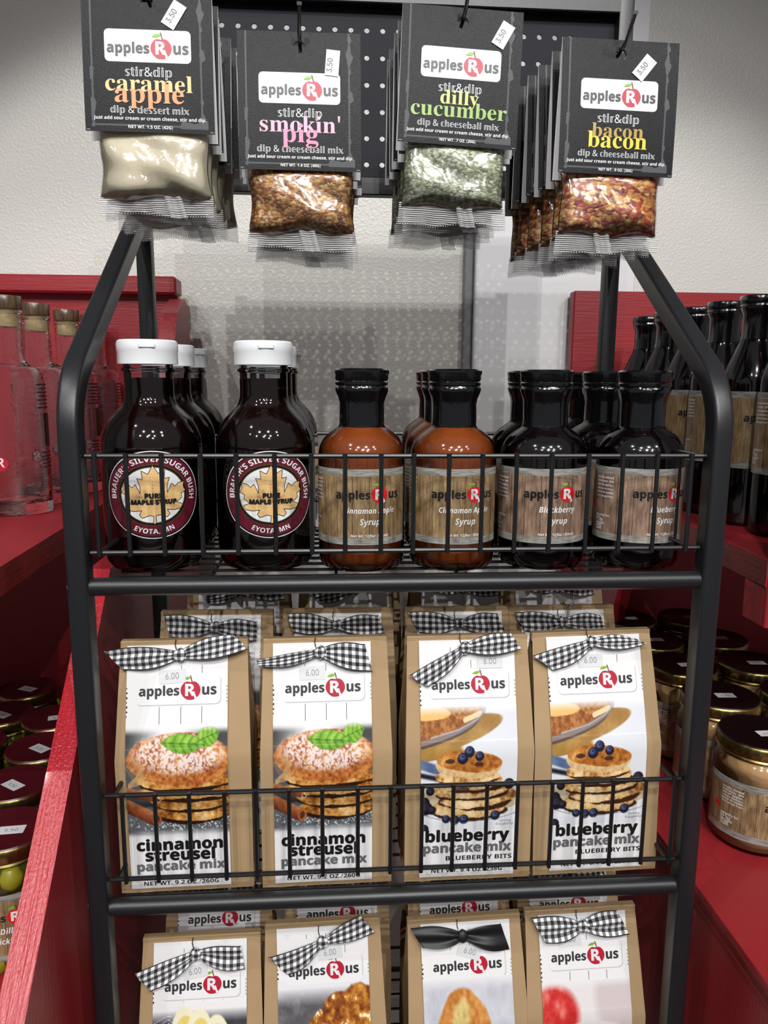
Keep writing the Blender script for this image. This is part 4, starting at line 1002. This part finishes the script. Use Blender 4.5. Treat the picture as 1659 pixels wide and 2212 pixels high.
def ribbon(parent, ku, kw, left, right, mat, seed, cx):
    """left/right: (top corner du,dw, bottom corner du,dw) of each tail end, in mm from the knot"""
    rnd = random.Random(seed); root = None
    kn = MB()
    def kf(u, v):
        a = 2*pi*u; b = pi*v; rx, rw, rh = .0052, .0058, .0036
        w_ = 1+.10*sin(3*a+seed)
        return face(ku+rx*sin(b)*cos(a)*w_, kw+rw*cos(b)*(.9+.15*sin(a+seed)), .0062+rh*sin(b)*sin(a))
    kn.grid(20, 12, kf, mat, lambda u, v: (.030*u, .018*(v-.5)))
    mb = MB()
    for sgn, T in ((-1, left), (1, right)):
        (au, aw, bu, bw) = [q*.001 for q in T]; ph = rnd.uniform(0, 6)
        amp = rnd.uniform(.0015,.0032)
        NS, NT_ = 30, 14
        def f(s, t):
            # upper edge from knot top to corner A, lower edge from knot bottom to corner B
            q = t  # 0 top .. 1 bottom
            sm = s*s*(3-2*s)
            up0, lo0 = .0030, -.0030
            e = s**.85
            U = (au*(1-q)+bu*q)*s
            bulge = sin(pi*min(1, s*1.05))*.0035
            Wt = up0+(aw-up0)*s+bulge*(1 if aw > -.004 else .3); Wb = lo0+(bw-lo0)*s-bulge*(1 if bw < .004 else .3)
            W = Wt*(1-q)+Wb*q
            hh = .0050+.0030*sin(pi*s)+amp*(1-s*.6)*cos(q*pi*3+ph)*min(1, s*4+.3)+.0016*sin(s*5+ph)*s
            return face(ku+U, kw+W, hh+.0012)
        Ln = math.hypot((au+bu)/2, (aw+bw)/2); hwid = .0110
        mb.grid(NS, NT_, f, mat, lambda s, t: ((au*(1-t)+bu*t)*s*1.0, (t-.5)*2*hwid))
    r = obj('ribbon', mb.mesh('ribbon', 180), parent)
    if mat is M_BLKRIB: r['label'] = 'plain black ribbon'
    obj('knot', kn.mesh('knot', 180), r)
    # little hole and cord end behind the knot
    return r
PX = 2.78
def bag(label, loc, kind, cx, knot, L, R, group, rot=(0,0,0), mat=M_GING, price=None, seed=1, name='mix_bag', twine=False):
    t = thing(name, label, 'bag', loc, rot, group)
    obj('paper_bag', BAGM, t); obj('front_label', get_label(kind, cx), t)
    ku, kw = knot
    ribbon(t, ku, kw, L, R, mat, seed, cx)
    if price:
        pu, pw_, pr = price; A = Art(); c, q = cos(pr), sin(pr)
        P = [(pu+x*c-y*q, pw_+x*q+y*c) for x, y in ((-.0105,-.0055),(.0105,-.0055),(.0105,.0055),(-.0105,.0055))]
        A.poly(P, M_STICK2, 0); A.text('6.00', pu, pw_-.0022, .0105, M_INKG, 1, 'sans', 0, hs=1.35, rot=pr)
        o = obj('price_sticker', A.lay(lambda u, w, h: face(u, w, h+.0023)), t)
    cord = MB().tube([face(ku-.003, kw+.004, .0022), face(ku-.004, kw+.008, .003), face(ku-.0035, kw+.0125, .0026)], .0004, M_INK, 5)
    obj('tie_end', cord, t)
    if twine: obj('plastic_loop', MB().tube([face(ku+.002,kw+.0,.009), face(ku+.004,kw+.012,.012), face(ku+.010,kw+.022,.012), face(ku+.012,kw+.027,.010), face(ku+.006,kw+.012,.012)], .0011, M_FILM, 8), t)
    return t
Z2 = .9355
GF = 'front row of pancake mix bags on the middle shelf'
YF = .020+BD/2
bag('first cinnamon streusel pancake mix bag in the front row, beside the left rack post', (-.1735,YF,Z2), 'cinnamon', -.005, (-.003,.1985), (-60,5,-44,-11), (42,16,55,3), GF, (0,0,RAD(1.2)), price=(-.009,.1815,.05), seed=1)
bag('second cinnamon streusel pancake mix bag in the front row', (-.0590,YF,Z2), 'cinnamon', -.003, (-.005,.1985), (-51,-5,-49,-11), (37,6,43,-17), GF, (0,0,RAD(1)), price=(-.011,.1820,.02), seed=2)
bag('first blueberry pancake mix bag in the front row, ribbon tail hanging over its wordmark', (.0590,YF,Z2), 'blueberry', -.001, (-.003,.2000), (-47,-21,-32,-31), (38,12,47,-2), GF, (0,0,RAD(.5)), price=(.018,.1885,0), seed=3)
bag('second blueberry pancake mix bag in the front row, beside the right rack post', (.1690,YF,Z2+.002), 'blueberry', .0005, (-.001,.2010), (-52,-9,-34,-22), (36,2,46,-3), GF, (0,RAD(-1.2),0), price=(-.003,.1860,0), seed=4)
G2 = 'second row of bags on the middle shelf'
YB = YF+.0780
NB = [(-.1585,'cinnamon'),(-.0480,'cinnamon'),(.0650,'blueberry'),(.1630,'blueberry')]
RB2 = [((-46,12,-40,-9),(38,5,38,-13)),((-46,12,-40,-6),(38,9,44,-8)),((-48,12,-37,-8),(36,9,44,-10)),((-47,10,-36,-8),(36,6,42,-8))]
LB2 = ['second row bag behind the first cinnamon streusel bag, gingham ribbon','second row bag behind the second cinnamon streusel bag, gingham ribbon','second row bag behind the first blueberry bag, gingham ribbon','second row bag behind the second blueberry bag, with a clear plastic loop']
LB3 = ['third row bag at the back, farthest left on the middle shelf','third row bag at the back, second from left on the middle shelf','third row bag at the back, third from left on the middle shelf','third row bag at the back, farthest right on the middle shelf']
RB3 = [((-38,-4,-34,-12),(34,9,42,-9)),((-43,-2,-34,-13),(36,8,40,4)),((-37,10,-35,-2),(26,8,38,-7)),((-36,8,-33,-2),(30,10,38,-8))]
for i, (x, k) in enumerate(NB):
    bag(LB2[i], (x,YB,Z2), k, 0.0, (-.001,.1955), *RB2[i], G2, (0,0,RAD(-1+i*.7)), seed=20+i, twine=(i == 3))
    bag(LB3[i], (x+.012,YB+.0720,Z2+.012), k, 0.0, (.004,.1965), *RB3[i], 'third row of bags on the middle shelf', (0,0,RAD(1-i*.5)), seed=40+i)
Z3 = .6635; GL = 'front row of bags on the lowest visible shelf'
bag('lowest shelf bag with lemon slices on its label, first from the left', (-.1690,.052,Z3), 'lemon', -.001, (-.004,.197), (-52,-12,-38,-27), (38,5,42,-15), GL, (0,0,RAD(1)), price=(-.005,.1815,.12), seed=61)
bag('lowest shelf bag with a glazed brown pastry on its label', (-.0580,.052,Z3+.009), 'glazed', -.0005, (.000,.195), (-48,-10,-31,-26), (33,20,46,4), GL, (0,RAD(-1.5),0), price=(.006,.1845,.08), seed=62)
bag('lowest shelf bag tied with a plain black ribbon, loaf on its label', (.0680,.050,Z3+.009), 'loaf', .0005, (-.003,.1965), (-46,10,-36,-7), (35,8,42,-15), GL, (0,RAD(-1.5),0), mat=M_BLKRIB, price=(.003,.1815,-.3), seed=63)
bag('lowest shelf bag with a red apple and a crisp on its label', (.1730,.050,Z3+.013), 'crisp', .0005, (-.001,.197), (-46,10,-34,-12), (32,12,42,-9), GL, (0,RAD(-1.2),0), price=(-.012,.1845,.05), seed=64)
GL2 = 'second row of bags on the lowest visible shelf'
for i, (x, lb_) in enumerate(((-.166,'lowest shelf bag in the second row, behind the lemon bag'),(-.050,'lowest shelf bag in the second row, behind the glazed pastry bag'),(.072,'lowest shelf bag in the second row, behind the black ribbon bag'),(.185,'lowest shelf bag in the second row, behind the red apple bag'))):
    bag(lb_, (x,.140,Z3-.004), 'plain', 0.0, (0,.2), (-40,8,-34,-6), (34,8,40,-6), GL2, (0,0,RAD(random.uniform(-2,2))), seed=80+i, twine=(i in (1,3)))

# ------------------------------------------------------------------ hooks and seasoning packets
CW, CH, HO = .089, .096, .0105
def card_panel(sign, cardmat, bottom, mat_in):
    """one flap of the folded header card with a punched hole; hole centre is the origin"""
    mb = MB(); R = .0043; N = 24; hw = CW/2; zt = HO; zr = -HO
    def P(x, z, d): # lean outward from the fold
        t = (zt-z)/(CH); yy = sign*(.0006+.0105*t-.004*t*t)+.0012*sin((x/hw)*1.4)*t
        return (x, yy-sign*d, z)
    ring = [(R*cos(2*pi*j/N), R*sin(2*pi*j/N)) for j in range(N)]; outer = []
    for j in range(N):
        a = 2*pi*j/N; ca, sa = cos(a), sin(a); t = min(HO/max(abs(ca),1e-6), HO/max(abs(sa),1e-6)); outer.append((t*ca, t*sa))
    def both(V2, F):
        for d, m, rev in ((0, cardmat if sign < 0 else mat_in, False), (.0005, mat_in if sign < 0 else cardmat, True)):
            mb.add([P(x, z, d if sign < 0 else d) for x, z in V2], [f[::-1] for f in F] if rev else F, m, [(x, z-HO) for x, z in V2])
    both(ring+outer, [(j, N+j, N+(j+1) % N, (j+1) % N) for j in range(N)])
    for x0, x1 in ((-hw,-HO),(HO,hw)):
        both([(x0+(x1-x0)*i/6, zr+(zt-zr)*k/3) for k in range(4) for i in range(7)], [(k*7+i, k*7+i+1, (k+1)*7+i+1, (k+1)*7+i) for k in range(3) for i in range(6)])
    z0 = HO-bottom
    both([(-hw+CW*i/14, z0+(zr-z0)*k/10) for k in range(11) for i in range(15)], [(k*15+i, k*15+i+1, (k+1)*15+i+1, (k+1)*15+i) for k in range(10) for i in range(14)])
    return mb, P
_cf, PF = card_panel(-1, M_CARD, CH, M_CARDW); FRONT_CARD = _cf.mesh('front_card', 60)
_cb, PBk = card_panel(1, M_CARDW, CH+.0025, M_CARDW)
# the rear flap shows white inside
BACK_CARD = _cb.mesh('back_card', 60)
def pouch_mesh(mat, seed, Wd=.078, zt=-.078, zb=-.1275, T=.0088, off=0.0):
    rnd = random.Random(seed); mb = MB(); a1, a2, a3 = [rnd.uniform(0,6) for _ in range(3)]
    def f(sg):
        def g(u, v):
            x = (u-.5)*2; z = v
            wd = Wd/2*(1-.05*sin(pi*v))*(1+.012*sin(v*9+a1))
            prof = (max(0, 1-abs(x)**3.0))**.55*(max(0, 1-abs(2*v-1.0)**4))**.5*(.70+.45*(1-v))*min(1, (1-v)*5.5+.10)
            th = T*prof*(1+.10*sin(x*5+a2+v*4)+.06*sin(v*13+a3+x*3))+off
            return (x*wd, .0022+sg*th, zb+(zt-zb)*v+.0016*sin(x*5+a1)*(1-v))
        return g
    mb.grid(26, 22, f(-1), mat); mb.grid(26, 22, f(1), mat)
    n = len(mb.f)//2; mb.f[n:] = [q[::-1] for q in mb.f[n:]]
    return mb.mesh('pouch', 60)
def seal_mesh(seed, Wd=.081, zt=-.1255, H=.0150):
    rnd = random.Random(seed); mb = MB(); a1, a2 = rnd.uniform(0,6), rnd.uniform(0,6); N = 84
    def g(u, v):
        x = (u-.5)*2; z = zt-H*v
        if v == 1: z += .0009*((int(round(u*N)) % 2)*2-1)
        z += -.002*sin(u*3+a1)*v+.0012*sin(u*11+a2)*v
        return (x*Wd/2*(1+.012*v), .0010+.0018*sin(x*6+a1)*v+.0010*sin(x*17+a2)*v+.0005*sin(v*20), z)
    mb.grid(N, 8, g, M_SEAL)
    def g2(u, v):  # small folded crinkle in the middle of the seal
        x = rnd0+.012*(u-.5)+.004*v; z = zt-H*(.1+1.0*v)
        return (x, -.0022-.0012*sin(u*9)-.0008*sin(v*14), z)
    rnd0 = rnd.uniform(-.01,.018); mb.grid(14, 10, g2, M_SEAL)
    return mb.mesh('seal', 180)
SPM = {k: (pouch_mesh(M_SPICE[k], i+3), pouch_mesh(M_FILM, i+3, .0795, -.0775, -.1285, .0094, .0007), seal_mesh(i+5)) for i, k in enumerate(('caramel','smokin','dilly','bacon'))}
WORDS = {'caramel': ([('caramel',.0595,-.0690,M_PEACH),('apple',.0475,-.0765,M_ORANGE)], 'dip & dessert mix', .054, 'NET WT. 1.5 OZ. (42G)', .0305),
 'smokin': ([("smokin'",.0585,-.0695,M_PINK1),('pig',.0265,-.0765,M_PINK2)], 'dip & cheeseball mix', .063, 'NET WT. 1.4 OZ. (40G)', .0290),
 'dilly': ([('dilly',.0285,-.0675,M_LIME1),('cucumber',.0715,-.0765,M_LIME2)], 'dip & cheeseball mix', .061, 'NET WT. .7 OZ. (20G)', .0270),
 'bacon': ([('bacon',.0400,-.0695,M_YEL1),('bacon',.0460,-.0770,M_YEL2)], 'dip & cheeseball mix', .060, 'NET WT. .9 OZ. (26G)', .0265)}
def card_print(kind, stick):
    ws, l2, l2w, net, nw = WORDS[kind]; A = Art(); o = HO
    A.rrect(.0, -.0390, .0590, .0215, .003, M_WINK, 0); logo(A, 0, -.0415+.0005, .0555, 1)
    A.text('stir&dip', 0, -.0590, .0320, M_CHALK, 0, 'dbl', 0)
    for i, (t, wd, b, m) in enumerate(ws): A.text(t, 0, b, wd, m, 1+i, 'serifb', 0, hs=.92)
    A.text(l2, 0, -.0835, l2w, M_CHALK, 0, 'dbl', 0, hs=1.0)
    A.text('Just add sour cream or cream cheese, stir and dip.', 0, -.0880, .0770, M_WINK, 1, 'sansb', 0)
    A.text(net, 0, -.0935, nw, M_WINK, 1, 'sansb', 0)
    for sx in (-1,1): A.rect(sx*.0425-.0012, -.0950, sx*.0425+.0012, -.0948, M_WINK, 0)
    return A.lay(lambda u, w, h: PF(u, w+HO, -h))
def packet_proto(kind, label, loc, rot, stick):
    t = thing('seasoning_packet', label, 'packet', loc, rot, 'hanging seasoning packets')
    fc = obj('front_card', FRONT_CARD, t); obj('back_card', BACK_CARD, t, label='white back flap of the folded card')
    obj('printing', card_print(kind, stick), fc)
    pm = SPM[kind]; obj('seasoning', pm[0], t, (0,0,.0)); obj('film_pouch', pm[1], t); obj('sealed_edge', pm[2], t)
    if stick:
        su, sw, sr = stick; A = Art(); c, q = cos(sr), sin(sr)
        P = [(su+x*c-y*q, sw+x*q+y*c) for x, y in ((-.0090,-.0050),(.0090,-.0050),(.0090,.0050),(-.0090,.0050))]
        A.poly(P, M_STICK, 0); A.text('3.50', su, sw-.0018, .0095, M_INK2, 1, 'sans', 0, hs=1.2, rot=sr)
        obj('price_sticker', A.lay(lambda u, w, h: PF(u, w+HO, -h-.0006)), t)
    return t
HK = [('caramel', -.1795,.036,1.6075, RAD(-.3), (.0185,-.0180,RAD(58)), 'caramel apple'),
      ('smokin', -.0752,.050,1.5885, RAD(-.3), (.0240,-.0210,RAD(85)), "smokin' pig"),
      ('dilly', .0440,.048,1.6080, RAD(2.2), (.0300,-.0170,RAD(62)), 'dilly cucumber'),
      ('bacon', .1630,.048,1.5905, RAD(1.0), (.0180,-.0190,RAD(52)), 'bacon bacon')]
ORD = ['second', 'third', 'fourth', 'fifth', 'sixth']
JIT = {'caramel': [(.001,-.002,1),(-.001,-.006,-2),(.004,-.010,2),(.006,-.010,-1)], 'smokin': [(.0,-.003,1),(.002,-.006,-1),(.003,-.010,2)],
       'dilly': [(-.001,-.002,-1),(-.002,-.005,1),(-.004,-.010,-1),(-.004,-.012,1)], 'bacon': [(-.001,-.002,-.5),(-.005,-.004,-1.5),(-.008,-.008,.5),(-.011,-.010,1),(-.013,-.012,-1)]}
for kind, x, y, z, rz, stick, nice in HK:
    hx = x+.0005
    h = thing('peg_hook', f'dark wire peg hook with a silver tip carrying the {nice} packets', 'hook', (hx,.2545,z+.0028))
    wire = MB().tube([(0,0,0),(0,y-.2545+.006,0),(0,y-.2545-.010,.003),(.0008,y-.2545-.022,.0165)], .0014, M_DKMETAL, 10)
    wire.tube([(0,-.001,0),(0,-.001,-.012)], .0014, M_DKMETAL, 8); wire.box(-.006,.006,-.003,0,-.006,.004,M_DKMETAL,.001)
    obj('wire', wire, h)
    obj('tip', rel(MB().tube([(.0008,-.0008,.0160),(.0009,-.0016,.0180)], .0019, M_CHROME, 12), (0,0,0)), h, (0,y-.2545-.021,0), label='silver cut end of the wire')
    p0 = packet_proto(kind, f'front packet of {nice} {"dessert" if kind=="caramel" else "cheeseball"} mix with black header card and price sticker', (x,y,z), (0,rz,0), stick)
    for i, (dx, dz, da) in enumerate(JIT[kind]):
        dup(p0, (x+dx, y+.0235*(i+1)-.002, z+dz*.15), f'{ORD[i]} packet from the front on the {nice} hook, mostly hidden by those before it', (0,RAD(da*.6),RAD(da)), skip=('price_sticker',), group=f'packets behind the front {nice} packet')

# ------------------------------------------------------------------ ceiling lamps (fittings that light the scene, the last an added fill)
def lamp(x, y, z, e, zc, cone):
    t = thing('ceiling_or_fill_spotlight', 'small round ceiling spotlight or added fill spot above the aisle, outside the photo', 'lamp', (x,y,z), group='ceiling spotlights above the aisle')
    obj('housing', MB().lathe([(.040,.0),(.045,.002),(.045,.09),(.040,.10)], M_BLACK, 20), t)
    ld = bpy.data.lights.new('bulb', 'SPOT'); ld.energy = e*LAMP_GAIN; ld.shadow_soft_size = .010; ld.color = (1.0,.985,.96)
    ld.spot_size = RAD(cone); ld.spot_blend = .2
    lo = bpy.data.objects.new('bulb', ld); COL.objects.link(lo); lo.parent = t; lo.location = (0,0,-.03)
    el = math.atan2(z-zc, .68-y)+RAD(cone/2); hd = Vector((-x*.85, .3-y, 0)).normalized()
    lo.rotation_euler = (hd*cos(el)+Vector((0,0,-sin(el)))).to_track_quat('-Z', 'Y').to_euler()
for L_ in LAMPS: lamp(*L_)
